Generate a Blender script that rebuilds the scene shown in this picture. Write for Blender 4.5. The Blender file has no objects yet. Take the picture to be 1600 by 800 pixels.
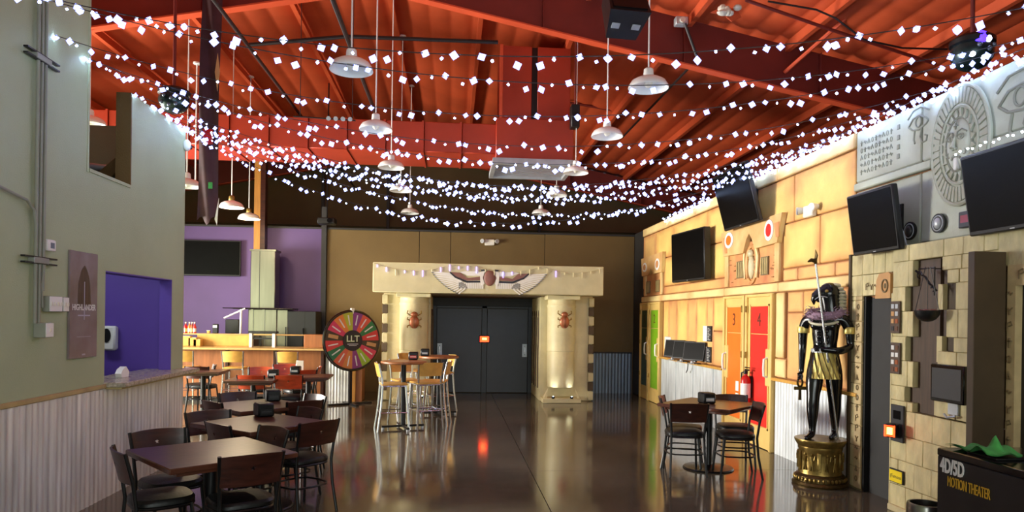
import bpy, bmesh, math, random
from mathutils import Matrix, Vector
random.seed(7)
PI = math.pi
SC = bpy.context.scene
COL = SC.collection

# ------------------------------------------------------------------ camera
F_PX, PCX, PCY, YAW, ROLL, EYE = 1100.0, 800.0, 497.3, math.atan(93 / 1100.0), 0.014, 1.72
cd = bpy.data.cameras.new('camera')
cd.sensor_width = 36.0
cd.lens = F_PX / 1600 * 36.0
cd.shift_y = (PCY - 400) / 1600.0
cd.clip_start = 0.05
cam = bpy.data.objects.new('camera', cd)
COL.objects.link(cam)
cam.matrix_world = Matrix.Translation((0, 0, EYE)) @ Matrix.Rotation(-YAW, 4, 'Z') @ Matrix.Rotation(PI / 2, 4, 'X') @ Matrix.Rotation(ROLL, 4, 'Z')
SC.camera = cam

# ------------------------------------------------------------------ world, light, exposure
SC.view_settings.view_transform = 'Standard'
SC.view_settings.look = 'None'
SC.view_settings.gamma = 1.0
SC.view_settings.use_curve_mapping = False
SC.view_settings.exposure = 0.0
w = bpy.data.worlds.new('world')
SC.world = w
w.use_nodes = True
w.node_tree.nodes['Background'].inputs[0].default_value = (0.75, 0.85, 1.0, 1)
w.node_tree.nodes['Background'].inputs[1].default_value = 0.10

def area(name, loc, target, sx, sy, power, color, spread=PI):
    d = bpy.data.lights.new(name, 'AREA')
    d.shape = 'RECTANGLE'; d.size = sx; d.size_y = sy; d.energy = power; d.color = color; d.spread = spread
    o = bpy.data.objects.new(name, d); COL.objects.link(o)
    o.location = loc
    o.rotation_euler = (Vector(target) - Vector(loc)).to_track_quat('-Z', 'Y').to_euler()
    return o
# daylight through the side windows of the bar room, far left, out of view
area('bar_window_daylight', (-9.6, 11.4, 1.9), (4.2, 10.0, 1.5), 3.6, 2.2, 1400, (1.0, 0.96, 0.87), 2.3)
# added daylight-coloured fill behind the camera; no glazing is built there
area('front_fill', (0.6, -3.2, 2.2), (0.6, 8, 1.9), 6.0, 2.8, 300, (0.92, 1.0, 0.95))

# ceiling lamp inside the purple booth
area('booth_lamp', (-4.3, 7.4, 2.8), (-4.3, 7.6, 0), .9, .3, 14, (0.9, 0.95, 1.0))

# ------------------------------------------------------------------ helpers
def ray(px, py):
    u, v = px - PCX, py - PCY
    c, s = math.cos(ROLL), math.sin(ROLL)
    a, b = (u * c + v * s) / F_PX, -(-u * s + v * c) / F_PX
    cy, sy = math.cos(YAW), math.sin(YAW)
    return cy * a + sy, -sy * a + cy, b
def at_x(px, py, X):
    d = ray(px, py); t = X / d[0]
    return Vector((X, d[1] * t, EYE + d[2] * t))
def at_y(px, py, Y):
    d = ray(px, py); t = Y / d[1]
    return Vector((d[0] * t, Y, EYE + d[2] * t))
def at_z(px, py, Z):
    d = ray(px, py); t = (Z - EYE) / d[2]
    return Vector((d[0] * t, d[1] * t, Z))

def lin(c):
    if isinstance(c, str):
        c = c.lstrip('#'); c = [int(c[i:i + 2], 16) / 255 for i in (0, 2, 4)]
    else:
        c = [x / 255 for x in c]
    return tuple(x / 12.92 if x <= .04045 else ((x + .055) / 1.055) ** 2.4 for x in c)

MATS = {}
def mat(name, col, rough=.5, metal=0., var=.12, scale=6., stretch=(1, 1, 1), bump=0., bscale=None,
        emit=None, power=0., col2=None, coords='Object', spec=.5, alpha=None, detail=4., trans=0.):
    m = bpy.data.materials.new(name); m.use_nodes = True
    nt = m.node_tree; b = nt.nodes['Principled BSDF']
    c = lin(col)
    b.inputs['Roughness'].default_value = rough
    b.inputs['Metallic'].default_value = metal
    b.inputs['Specular IOR Level'].default_value = spec
    tc = nt.nodes.new('ShaderNodeTexCoord'); mp = nt.nodes.new('ShaderNodeMapping')
    mp.inputs['Scale'].default_value = stretch
    nt.links.new(tc.outputs[coords], mp.inputs['Vector'])
    nz = nt.nodes.new('ShaderNodeTexNoise')
    nz.inputs['Scale'].default_value = scale; nz.inputs['Detail'].default_value = detail
    nt.links.new(mp.outputs[0], nz.inputs['Vector'])
    rp = nt.nodes.new('ShaderNodeValToRGB')
    c2 = lin(col2) if col2 else tuple(min(1, x * (1 + var)) for x in c)
    c1 = c if col2 else tuple(x * (1 - var) for x in c)
    rp.color_ramp.elements[0].position = .3; rp.color_ramp.elements[1].position = .7
    rp.color_ramp.elements[0].color = (*c1, 1); rp.color_ramp.elements[1].color = (*c2, 1)
    nt.links.new(nz.outputs['Fac'], rp.inputs['Fac'])
    nt.links.new(rp.outputs[0], b.inputs['Base Color'])
    if bump:
        n2 = nz
        if bscale:
            n2 = nt.nodes.new('ShaderNodeTexNoise'); n2.inputs['Scale'].default_value = bscale
            nt.links.new(mp.outputs[0], n2.inputs['Vector'])
        bp = nt.nodes.new('ShaderNodeBump'); bp.inputs['Strength'].default_value = bump; bp.inputs['Distance'].default_value = .02
        nt.links.new(n2.outputs['Fac'], bp.inputs['Height']); nt.links.new(bp.outputs[0], b.inputs['Normal'])
    if emit:
        b.inputs['Emission Color'].default_value = (*lin(emit), 1); b.inputs['Emission Strength'].default_value = power
    if trans:
        b.inputs['Transmission Weight'].default_value = trans
    if alpha is not None:
        b.inputs['Alpha'].default_value = alpha
    MATS[name] = m
    return m

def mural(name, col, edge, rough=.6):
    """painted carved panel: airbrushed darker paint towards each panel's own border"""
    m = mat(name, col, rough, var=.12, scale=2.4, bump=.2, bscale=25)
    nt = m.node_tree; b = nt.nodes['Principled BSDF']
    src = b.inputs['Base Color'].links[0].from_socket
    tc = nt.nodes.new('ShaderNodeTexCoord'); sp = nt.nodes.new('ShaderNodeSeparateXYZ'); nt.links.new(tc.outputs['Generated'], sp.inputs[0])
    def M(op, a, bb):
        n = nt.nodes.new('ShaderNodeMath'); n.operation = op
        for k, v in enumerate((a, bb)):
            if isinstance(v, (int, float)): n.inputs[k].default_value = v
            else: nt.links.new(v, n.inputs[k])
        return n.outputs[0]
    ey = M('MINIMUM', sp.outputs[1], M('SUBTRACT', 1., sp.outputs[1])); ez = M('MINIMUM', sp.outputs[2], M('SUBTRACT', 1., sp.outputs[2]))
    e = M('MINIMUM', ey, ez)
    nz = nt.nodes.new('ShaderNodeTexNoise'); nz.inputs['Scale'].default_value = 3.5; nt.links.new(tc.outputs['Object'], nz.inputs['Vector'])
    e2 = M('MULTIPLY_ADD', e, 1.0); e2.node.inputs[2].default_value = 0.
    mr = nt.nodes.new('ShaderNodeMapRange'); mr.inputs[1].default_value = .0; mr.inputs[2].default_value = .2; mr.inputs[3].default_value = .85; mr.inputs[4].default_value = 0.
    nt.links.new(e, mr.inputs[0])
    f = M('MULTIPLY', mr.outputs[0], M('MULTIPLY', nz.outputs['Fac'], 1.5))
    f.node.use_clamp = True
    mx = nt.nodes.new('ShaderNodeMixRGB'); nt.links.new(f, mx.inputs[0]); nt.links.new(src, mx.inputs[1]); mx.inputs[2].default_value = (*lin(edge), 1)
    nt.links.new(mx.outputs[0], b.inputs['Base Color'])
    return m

class MB:
    """collects shapes into one mesh"""
    def __init__(s): s.v = []; s.f = []
    def add(s, vs, fs, M=None):
        o = len(s.v)
        for p in vs:
            p = Vector(p)
            s.v.append(M @ p if M is not None else p)
        for f in fs: s.f.append([i + o for i in f])
        return s
    def box(s, x0, x1, y0, y1, z0, z1, b=0., M=None):
        if x0 > x1: x0, x1 = x1, x0
        if y0 > y1: y0, y1 = y1, y0
        if z0 > z1: z0, z1 = z1, z0
        if not b:
            vs = [(x, y, z) for z in (z0, z1) for y in (y0, y1) for x in (x0, x1)]
            fs = [(0, 2, 3, 1), (4, 5, 7, 6), (0, 1, 5, 4), (2, 6, 7, 3), (0, 4, 6, 2), (1, 3, 7, 5)]
            return s.add(vs, fs, M)
        bm = bmesh.new(); bmesh.ops.create_cube(bm, size=1)
        for v in bm.verts:
            v.co = Vector(((x0 + x1) / 2 + v.co.x * (x1 - x0), (y0 + y1) / 2 + v.co.y * (y1 - y0), (z0 + z1) / 2 + v.co.z * (z1 - z0)))
        b = min(b, .45 * min(x1 - x0, y1 - y0, z1 - z0))
        bmesh.ops.bevel(bm, geom=bm.edges[:], offset=b, segments=1, affect='EDGES', profile=.5)
        return s.addbm(bm, M)
    def addbm(s, bm, M=None):
        bm.verts.index_update()
        s.add([v.co.copy() for v in bm.verts], [[v.index for v in f.verts] for f in bm.faces], M)
        bm.free(); return s
    def tube(s, pts, r, n=8, closed=False, M=None, sx=1.):
        pts = [Vector(p) for p in pts]; k = len(pts)
        rs = r if isinstance(r, (list, tuple)) else [r] * k
        vs = []; fs = []; up = None
        for i, p in enumerate(pts):
            if closed: t = pts[(i + 1) % k] - pts[i - 1]
            else: t = pts[min(i + 1, k - 1)] - pts[max(i - 1, 0)]
            if t.length < 1e-9: t = Vector((0, 0, 1))
            t.normalize()
            if up is None:
                up = Vector((0, 0, 1)) if abs(t.z) < .9 else Vector((1, 0, 0))
            a = up - t * up.dot(t)
            if a.length < 1e-6: a = t.orthogonal()
            a.normalize(); up = a; bb = t.cross(a)
            for j in range(n):
                th = 2 * PI * (j + .5) / n
                vs.append(p + (a * math.cos(th) * sx + bb * math.sin(th)) * rs[i])
        for i in range(k if closed else k - 1):
            for j in range(n):
                a0 = i * n + j; a1 = i * n + (j + 1) % n; i2 = (i + 1) % k
                fs.append((a0, a1, i2 * n + (j + 1) % n, i2 * n + j))
        if not closed:
            fs.append(list(range(n))[::-1]); fs.append([(k - 1) * n + j for j in range(n)])
        return s.add(vs, fs, M)
    def cyl(s, p0, p1, r0, r1=None, n=16, M=None):
        return s.tube([p0, p1], [r0, r0 if r1 is None else r1], n, M=M)
    def lathe(s, prof, n=24, c=(0, 0, 0), M=None, ex=1., ey=1.):
        vs = []; fs = []; k = len(prof)
        for r, z in prof:
            for j in range(n):
                th = 2 * PI * j / n
                vs.append((c[0] + r * ex * math.cos(th), c[1] + r * ey * math.sin(th), c[2] + z))
        for i in range(k - 1):
            for j in range(n):
                fs.append((i * n + j, i * n + (j + 1) % n, (i + 1) * n + (j + 1) % n, (i + 1) * n + j))
        closed = abs(prof[0][0] - prof[-1][0]) + abs(prof[0][1] - prof[-1][1]) < 1e-6
        if prof[0][0] > 1e-5 and not closed: fs.append([j for j in range(n)][::-1])
        if prof[-1][0] > 1e-5 and not closed: fs.append([(k - 1) * n + j for j in range(n)])
        return s.add(vs, fs, M)
    def prism(s, poly, d0, d1, plane='xz', M=None):
        n = len(poly); vs = []
        for d in (d0, d1):
            for a, b in poly:
                vs.append((a, d, b) if plane == 'xz' else (a, b, d) if plane == 'xy' else (d, a, b))
        fs = [list(range(n)), [n + i for i in range(n)][::-1]]
        for i in range(n):
            fs.append((i, i + n, (i + 1) % n + n, (i + 1) % n))
        return s.add(vs, fs, M)
    def sphere(s, c, r, n=12, m=8, M=None):
        rx, ry, rz = r if isinstance(r, (tuple, list)) else (r, r, r)
        vs = [(c[0], c[1], c[2] - rz)]; fs = []
        for i in range(1, m):
            ph = -PI / 2 + PI * i / m
            for j in range(n):
                th = 2 * PI * j / n
                vs.append((c[0] + rx * math.cos(ph) * math.cos(th), c[1] + ry * math.cos(ph) * math.sin(th), c[2] + rz * math.sin(ph)))
        vs.append((c[0], c[1], c[2] + rz)); e = len(vs) - 1
        for j in range(n):
            fs.append((0, 1 + (j + 1) % n, 1 + j)); fs.append((e, 1 + (m - 2) * n + j, 1 + (m - 2) * n + (j + 1) % n))
        for i in range(m - 2):
            for j in range(n):
                a = 1 + i * n
                fs.append((a + j, a + (j + 1) % n, a + n + (j + 1) % n, a + n + j))
        return s.add(vs, fs, M)
    def mesh(s, name, m=None):
        me = bpy.data.meshes.new(name)
        me.from_pydata([tuple(v) for v in s.v], [], s.f)
        bm = bmesh.new(); bm.from_mesh(me); bmesh.ops.recalc_face_normals(bm, faces=bm.faces[:]); bm.to_mesh(me); bm.free()
        me.polygons.foreach_set('use_smooth', [True] * len(me.polygons))
        me.set_sharp_from_angle(angle=math.radians(38))
        if m: me.materials.append(MATS[m] if isinstance(m, str) else m)
        return me
    def build(s, name, m=None, parent=None, loc=None, rz=None, label=None):
        return link(name, s.mesh(name, m), parent, loc, rz, label)

def link(name, me, parent=None, loc=None, rz=None, label=None):
    o = bpy.data.objects.new(name, me); COL.objects.link(o)
    if parent: o.parent = parent
    if loc is not None: o.location = loc
    if rz is not None: o.rotation_euler = (0, 0, rz)
    if label: o['label'] = label
    return o
def tag(o, label, cat, group=None):
    o['label'] = label; o['category'] = cat
    if group: o['group'] = group
    return o
def thing(name, label, cat, loc=(0, 0, 0), rz=0., group=None):
    o = bpy.data.objects.new(name, None); COL.objects.link(o)
    o.empty_display_size = .1
    o.location = loc; o.rotation_euler = (0, 0, rz)
    return tag(o, label, cat, group)
def struct(o):
    o['kind'] = 'structure'; return o
def dup(root, loc, rz, label=None, group=None):
    def cp(o, par):
        c = o.copy(); COL.objects.link(c); c.parent = par
        for ch in o.children: cp(ch, c)
        return c
    kids = list(root.children)
    r = root.copy(); COL.objects.link(r)
    r.location = loc; r.rotation_euler = (0, 0, rz)
    if label: r['label'] = label
    if group: r['group'] = group
    for k in kids: cp(k, r)
    return r
def text_mesh(body, size, ext=.002, align='CENTER', bold=0.):
    cu = bpy.data.curves.new('lettering', 'FONT'); cu.body = body; cu.size = size; cu.extrude = ext
    cu.align_x = align; cu.align_y = 'CENTER'; cu.offset = bold; cu.resolution_u = 3
    o = bpy.data.objects.new('lettering_tmp', cu); COL.objects.link(o)
    dg = bpy.context.evaluated_depsgraph_get()
    me = bpy.data.meshes.new_from_object(o.evaluated_get(dg))
    bpy.data.objects.remove(o); bpy.data.curves.remove(cu)
    return me
def text(name, body, size, m, parent, loc, rot=(PI / 2, 0, 0), ext=.002, sx=1., bold=0., align='CENTER'):
    me = text_mesh(body, size, ext, align, bold); me.materials.clear(); me.materials.append(MATS[m])
    o = link(name, me, parent); o.location = loc; o.rotation_euler = rot; o.scale = (sx, 1, 1)
    return o
RZ_R, RZ_L = -PI / 2, PI / 2     # local frames of things on the right / left wall: x to the right as seen, y into the wall

# ------------------------------------------------------------------ materials
mat('wall_green', (168, 180, 142), .55, var=.05, scale=2, bump=.15, bscale=90)
mat('wall_olive', (106, 84, 42), .7, var=.10, scale=1.5, bump=.1, bscale=60)
mat('wall_brown', (98, 80, 50), .8, var=.12, scale=1.2)
mat('wall_purple', (88, 64, 116), .6, var=.06, scale=2)
mat('room_purple', (98, 72, 170), .5, var=.04, scale=2)
mat('wall_black', (38, 37, 36), .6, var=.1)
mat('red_vinyl', (204, 84, 44), .55, var=.12, scale=1.3, bump=.25, bscale=5)
mat('red_steel', (116, 38, 30), .5, var=.1, scale=3)
mat('red_flange', (214, 84, 48), .5, var=.08, scale=3)
mat('duct_red', (176, 58, 34), .45, var=.08, scale=3)
mat('pipe_black', (34, 24, 24), .5)
mat('galv', (214, 220, 222), .4, .25, var=.2, scale=5, stretch=(3, 3, .35))
mat('galv_old', (222, 222, 216), .42, .2, var=.25, scale=4, stretch=(4, 4, .3))
mat('metal_blue', (108, 118, 132), .45, .5, var=.15, scale=4, stretch=(3, 3, .3))
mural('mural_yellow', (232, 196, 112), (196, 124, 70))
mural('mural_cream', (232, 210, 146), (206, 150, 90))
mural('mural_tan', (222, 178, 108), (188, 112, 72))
mat('mural_groove', (150, 96, 50), .7, var=.15)
mural('mural_grey', (188, 194, 178), (158, 158, 138))
mat('mural_grey_dark', (142, 144, 130), .65, var=.1, scale=4)
mat('door_cream', (224, 190, 112), .45, var=.06)
mat('door_orange', (240, 118, 36), .4, var=.06)
mat('door_red', (222, 44, 36), .4, var=.06)
mat('door_green', (122, 172, 30), .4, var=.08)
mat('door_dark_green', (40, 66, 34), .4, var=.08)
mat('dark_number', (92, 40, 16), .6)
mat('white', (235, 235, 230), .4, var=.03)
mat('offwhite', (225, 220, 205), .45, var=.04)
mat('enamel_white', (240, 240, 236), .25, var=.02)
mat('black', (16, 16, 17), .45, var=.1)
mat('black_gloss', (10, 10, 11), .12, var=.1)
mat('screen', (5, 5, 6), .35, var=.2, spec=.08)
mat('vinyl_black', (9, 9, 9), .42, var=.15, spec=.35, scale=40, bump=.1)
mat('metal_black', (18, 17, 18), .35, .3)
mat('metal_silver', (190, 190, 192), .22, .9, var=.05)
mat('steel', (150, 148, 142), .28, 1., var=.08, stretch=(1, 1, .1), scale=12)
mat('walnut', (56, 25, 17), .32, var=.4, scale=5, stretch=(1, 6, 6), bump=.05)
mat('walnut_top', (78, 42, 28), .28, var=.35, scale=4, stretch=(1, 9, 1), bump=.04)
mat('lit_walnut', (176, 62, 28), .32, var=.25, scale=5, stretch=(1, 6, 6))  # walnut chair backs with the warm light near the bar put into the colour
mat('maple', (206, 156, 74), .35, var=.15, scale=5, stretch=(1, 6, 1))
mat('bar_wood', (150, 92, 50), .4, var=.2, scale=4, stretch=(6, 6, .6))
mat('bar_top', (196, 160, 100), .3, var=.12, scale=6)
mat('timber', (176, 120, 46), .5, var=.2, scale=5, stretch=(6, 6, .5))
mat('granite', (168, 158, 138), .22, var=.45, scale=30, detail=8)
mat('concrete_trim', (178, 158, 104), .6, var=.15)
mat('portal_stone', (206, 192, 146), .5, var=.12, scale=3, bump=.25, bscale=14)
mat('portal_pale', (200, 188, 146), .55, var=.1, scale=3)
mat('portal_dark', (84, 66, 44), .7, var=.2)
mat('copper', (160, 92, 58), .35, .4, var=.2)
mat('plum', (132, 84, 72), .5)
mat('ink', (30, 24, 30), .5)
mat('feather', (232, 226, 216), .5, var=.06)
mat('door_grey', (44, 44, 46), .45, var=.08)
mat('tile', (200, 186, 136), .55, var=.22, scale=9, stretch=(1, 1, .5), bump=.5, bscale=22)
mat('tile_joint', (148, 132, 92), .8)
mat('fin_brown', (72, 56, 34), .6, var=.15, scale=4, bump=.2)
mat('recess_wood', (74, 54, 38), .5, var=.3, scale=5, stretch=(6, 6, .6))
mat('recess_red', (92, 52, 26), .5, var=.2)
mat('glyph', (118, 100, 66), .7)
mat('glyph_stone', (196, 172, 124), .6, var=.15, scale=8, bump=.3)
mat('medallion', (196, 148, 92), .6, var=.12, scale=8)
mat('gold', (150, 124, 66), .34, .8, var=.35, scale=14, bump=.25)
mat('gold_dark', (92, 74, 40), .4, .85, var=.3, scale=18, bump=.3)
mat('gold_cloth', (214, 190, 104), .35, .4, var=.2, scale=8)
mat('statue_black', (12, 12, 15), .16, var=.2)
mat('nemes', (214, 208, 176), .5, var=.1)
mat('lei', (150, 122, 138), .8, var=.3, scale=30)
mat('cloth_green', (64, 150, 70), .85, var=.15, scale=30, bump=.3)
mat('yellow_sign', (244, 214, 20), .4, var=.04)
mat('gold_letter', (196, 150, 40), .4)
mat('letter_white', (220, 220, 216), .5)
mat('poster', (112, 92, 84), .25, var=.3, scale=2.5, col2=(140, 128, 132))
mat('poster_pale', (166, 160, 176), .3, var=.1)
mat('silver_paint', (178, 182, 186), .4, .3)
mat('red_paint', (190, 24, 22), .3)
mat('bulb_white', (255, 255, 255), .4, emit=(190, 222, 255), power=62, var=0)
mat('bulb_glare', (200, 205, 255), .4, emit=(140, 150, 255), power=2.2, var=0)  # blue-violet camera glare round each bulb, given as glowing spikes
mat('bulb_violet', (200, 190, 255), .4, emit=(120, 96, 255), power=5, var=0)
mat('bulb_warm', (255, 240, 210), .4, emit=(255, 222, 160), power=18, var=0)
mat('red_glow', (255, 60, 20), .4, emit=(255, 46, 14), power=9, var=0)
mat('amber_glow', (255, 200, 90), .4, emit=(255, 190, 90), power=6, var=0)
mat('blue_glow', (70, 50, 255), .4, emit=(60, 36, 255), power=6, var=0)
mat('blue_white', (220, 220, 255), .4, emit=(220, 222, 255), power=8, var=0)
mat('led_red_off', (110, 20, 34), .3, emit=(150, 20, 40), power=.25, var=0)
mat('mirror_dark', (46, 62, 62), .25, .5, var=.4, scale=14)
mat('banner', (64, 32, 36), .8, var=.35, scale=4)
mat('cream_plastic', (220, 206, 160), .4)
# ------------------------------------------------------------------ floor
def floor_mat():
    m = bpy.data.materials.new('polished_concrete'); m.use_nodes = True; nt = m.node_tree
    b = nt.nodes['Principled BSDF']
    tc = nt.nodes.new('ShaderNodeTexCoord')
    def noise(sc, det, st=(1, 1, 1)):
        mp = nt.nodes.new('ShaderNodeMapping'); mp.inputs['Scale'].default_value = st
        n = nt.nodes.new('ShaderNodeTexNoise'); n.inputs['Scale'].default_value = sc; n.inputs['Detail'].default_value = det
        nt.links.new(tc.outputs['Object'], mp.inputs[0]); nt.links.new(mp.outputs[0], n.inputs['Vector']); return n
    n1 = noise(.7, 6); n2 = noise(9, 8)
    r1 = nt.nodes.new('ShaderNodeValToRGB')
    r1.color_ramp.elements[0].position = .32; r1.color_ramp.elements[1].position = .7
    r1.color_ramp.elements[0].color = (*lin((78, 71, 59)), 1); r1.color_ramp.elements[1].color = (*lin((106, 97, 81)), 1)
    nt.links.new(n1.outputs['Fac'], r1.inputs[0])
    mx = nt.nodes.new('ShaderNodeMixRGB'); mx.blend_type = 'MULTIPLY'; mx.inputs[0].default_value = .5
    r2 = nt.nodes.new('ShaderNodeValToRGB'); r2.color_ramp.elements[0].color = (.55, .55, .55, 1); r2.color_ramp.elements[0].position = .3
    r2.color_ramp.elements[1].position = .65
    nt.links.new(n2.outputs['Fac'], r2.inputs[0]); nt.links.new(r1.outputs[0], mx.inputs[1]); nt.links.new(r2.outputs[0], mx.inputs[2])
    nt.links.new(mx.outputs[0], b.inputs['Base Color'])
    mr = nt.nodes.new('ShaderNodeMapRange'); mr.inputs[3].default_value = .06; mr.inputs[4].default_value = .15
    n3 = noise(2.2, 6); nt.links.new(n3.outputs['Fac'], mr.inputs[0]); nt.links.new(mr.outputs[0], b.inputs['Roughness'])
    bp = nt.nodes.new('ShaderNodeBump'); bp.inputs['Strength'].default_value = .02; bp.inputs['Distance'].default_value = .01
    n4 = noise(5, 3); nt.links.new(n4.outputs['Fac'], bp.inputs['Height']); nt.links.new(bp.outputs[0], b.inputs['Normal'])
    b.inputs['Specular IOR Level'].default_value = .6
    MATS['floor'] = m
floor_mat()
mat('joint', (40, 34, 28), .8)
fl = struct(MB().box(-12, 11, -4, 21, -.12, -.012).build('floor', 'joint'))
xs = [-12, -8.6, -4.1, .9, 5.9, 11]; ys = [-4, -2.1, 2.9, 7.9, 12.9, 21]
for i in range(5):
    for j in range(5):
        MB().box(xs[i] + .004, xs[i + 1] - .004, ys[j] + .004, ys[j + 1] - .004, -.012, 0).build('slab', 'floor', fl)

# ------------------------------------------------------------------ roof
RX, RZ, RS = -1.15, 7.2, .2
def roof_z(x): return RZ - RS * abs(x - RX)
pts = []
n = int(22 / .03)
for i in range(n + 1):
    x = -12 + 22 * i / n
    pts.append((x, roof_z(x) + .01 - .036 * abs(math.sin(PI * (x + .1) / .38)) ** .8))
rows = 14
vs = []; fs = []
prof = pts + [(x, z + .12) for x, z in reversed(pts)]
k = len(prof)
for j in range(rows + 1):
    y = -4 + 24.7 * j / rows
    for i, (x, z) in enumerate(prof):
        vs.append((x, y, z + (.012 * math.sin(j * 2.3 + x * 1.7) if i < len(pts) else 0)))
for j in range(rows):
    for i in range(k):
        fs.append((j * k + i, j * k + (i + 1) % k, (j + 1) * k + (i + 1) % k, (j + 1) * k + i))
mb = MB(); mb.add(vs, fs)
ce = struct(mb.build('ceiling', 'red_vinyl'))
for i in range(-7, 8):
    x = RX + i * 1.52 + .02
    if -11.8 < x < 9.8:
        z = roof_z(x) - .09
        m_ = MB(); m_.box(x - .025, x + .025, -4, 20.6, z - .1, z + .03)
        m_.box(x - .025, x + .05, -4, 20.6, z - .11, z - .098); m_.build('purlin', 'red_vinyl', ce)
# rigid frames
FL = 6.41
def fz(x): return FL - .197 * abs(x - RX)
for num, y in ((1, 10.2), (2, 20.3)):
    fr = bpy.data.objects.new('roof_beam', None); COL.objects.link(fr); struct(fr)
    fr.location = (RX, y, 6.4)
    for s in (-1, 1):
        xe = 9.4 if s > 0 else -11.5
        poly = [(RX, fz(RX)), (xe, fz(xe)), (xe, roof_z(xe) - .1), (RX, roof_z(RX) - .1)]
        M = Matrix.Translation((-RX, -y, -6.4))
        MB().prism(poly, y - .006, y + .006, M=M).build('web', 'red_steel', fr)
        pf = [(RX, fz(RX) - .022), (xe, fz(xe) - .022), (xe, fz(xe)), (RX, fz(RX))]
        MB().prism(pf, y - .08, y + .08, M=M).build('flange', 'red_flange', fr)
        for q in range(1, 5):
            xq = RX + s * (q * 2.1 + .3)
            if (xq - xe) * s < 0:
                MB().box(xq - .005, xq + .005, y - .09, y - .007, fz(xq) + .002, roof_z(xq) - .12, M=M).build('stiffener', 'red_steel', fr)
# flange braces running from the beam up to the roof
def pipe(name, pts, r, m, label, cat, n=8, group=None):
    return tag(MB().tube(pts, r, n).build(name, m), label, cat, group)

# ------------------------------------------------------------------ wall left (with booth behind)
XL = -3.2; TL = .12
mb = MB()
for y0, y1, z0, z1 in ((-4, 6.47, 0, 6.62), (6.47, 6.8, 0, 2.98), (6.8, 7.265, 0, 1.03), (6.8, 7.265, 2.107, 2.98),
                       (7.265, 8.352, 0, 1.03), (7.265, 8.352, 2.107, 3.9), (8.352, 8.7, 0, 3.9)):
    mb.box(XL - TL, XL, y0, y1, z0, z1)
wl = struct(mb.build('wall_left', 'wall_green'))
mb = MB(); mb.box(-9, XL - TL, 8.58, 8.7, 0, 3.9)
struct(mb.build('wall_booth_end', 'wall_green'))
struct(MB().box(-9, XL - TL - .002, 8.5, 8.575, 0, 2.86).build('wall_booth', 'room_purple'))
MB().box(XL - TL - .01, XL - .001, 8.335, 8.351, 1.076, 2.106).build('jamb', 'room_purple', wl, label='purple far jamb of the booth window')
MB().box(XL - TL - .05, XL - .001, 6.80, 8.35, 2.095, 2.1065).build('lintel', 'room_purple', wl)
struct(MB().box(-9, XL - TL, 3, 8.575, 2.88, 2.96).build('booth_roof', 'wall_black'))
struct(MB().box(-6.5, -6.4, 3, 8.5, 0, 2.88).build('wall_booth_back', 'room_purple'))
struct(MB().box(XL - TL - .005, XL + .012, 6.47, 7.265, 2.955, 2.985).build('trim_1', 'wall_green'))
struct(MB().box(XL - TL - .02, XL + .004, 7.262, 7.282, 2.98, 3.9).build('trim_2', 'wall_olive'))
struct(MB().box(XL, XL + .005, 6.438, 6.470, 2.95, 6.6).build('trim_3', 'wall_green'))
# corrugated wainscot on the left wall, in sheets
def corrugated(L, h, pitch=.076, amp=.012):
    """sheet in local x (0..L), z (0..h), waves along y, front at y<0"""
    vs = []; fs = []; n = max(2, int(L / pitch * 4))
    for i in range(n + 1):
        x = L * i / n
        y = -amp * (1 - math.cos(2 * PI * x / pitch)) / 2 - .004
        vs += [(x, y, 0), (x, y, h), (x, 0, 0), (x, 0, h)]
    for i in range(n):
        a = 4 * i; b = a + 4
        fs += [(a, b, b + 1, a + 1), (a + 2, a + 3, b + 3, b + 2), (a + 1, b + 1, b + 3, a + 3), (a, a + 2, b + 2, b)]
    fs += [(0, 1, 3, 2), (4 * n, 4 * n + 2, 4 * n + 3, 4 * n + 1)]
    mb = MB(); mb.add(vs, fs); return mb
wc = bpy.data.objects.new('wainscot_left', None); COL.objects.link(wc); struct(wc); wc.location = (XL, 3, 0)
y = 1.2
while y < 8.6:
    L = min(.95, 8.7 - y)
    corrugated(L, 1.02).build('metal_sheet', 'galv_old', wc, (.001, y - 3, 0), PI / 2)
    y += .95
MB().box(-.001, .03, -1.8, 3.8, 1.02, 1.06, .006).build('cap_rail', 'concrete_trim', wc)
ct = thing('window_counter', 'brown granite counter ledge under the purple booth window', 'counter', (XL, 6.78, 1.03))
MB().box(-.34, .2, 0, 1.92, .0, .045, .008).build('slab_top', 'granite', ct)
MB().box(.0, .16, .02, 1.9, -.02, .0, .002).build('edge_trim', 'concrete_trim', ct)

# ------------------------------------------------------------------ back wall, gable wall, outer walls
YB = 16.2; HB = 3.67
bw = struct(MB().box(-9.5, 4.4, YB + .03, YB + .15, 0, HB).build('wall_back', 'wall_black'))
xP = at_y(505, 480, YB).x
def px_x(px, Y, py=480): return at_y(px, py, Y).x
cuts = [xP + .06, px_x(654, YB), px_x(703, YB), px_x(850, YB), 4.23]
for i in range(4):
    MB().box(cuts[i] + .006, cuts[i + 1] - .006, YB, YB + .03, 0, HB, .004).build('panel', 'wall_olive', bw)
MB().box(-9.5, xP - .05, YB, YB + .03, 0, HB).build('panel', 'wall_purple', bw, label='purple panel behind the bar')
MB().box(xP - .05, xP + .06, YB - .06, YB + .03, 0, HB + .5).build('post', 'wall_black', bw, label='dark post between purple and olive wall')
struct(MB().box(-9.5, 4.4, YB - .02, YB + .17, HB, HB + .04).build('trim_4', 'wall_black'))
x0 = px_x(918, YB)
wb = bpy.data.objects.new('wainscot_back', None); COL.objects.link(wb); struct(wb); wb.location = (x0, YB, 0)
corrugated(4.2 - x0, .93).build('metal_sheet', 'metal_blue', wb, (0, 0, 0))
MB().box(0, 4.2 - x0, -.03, 0, .93, .965).build('cap_rail', 'wall_black', wb)
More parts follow.
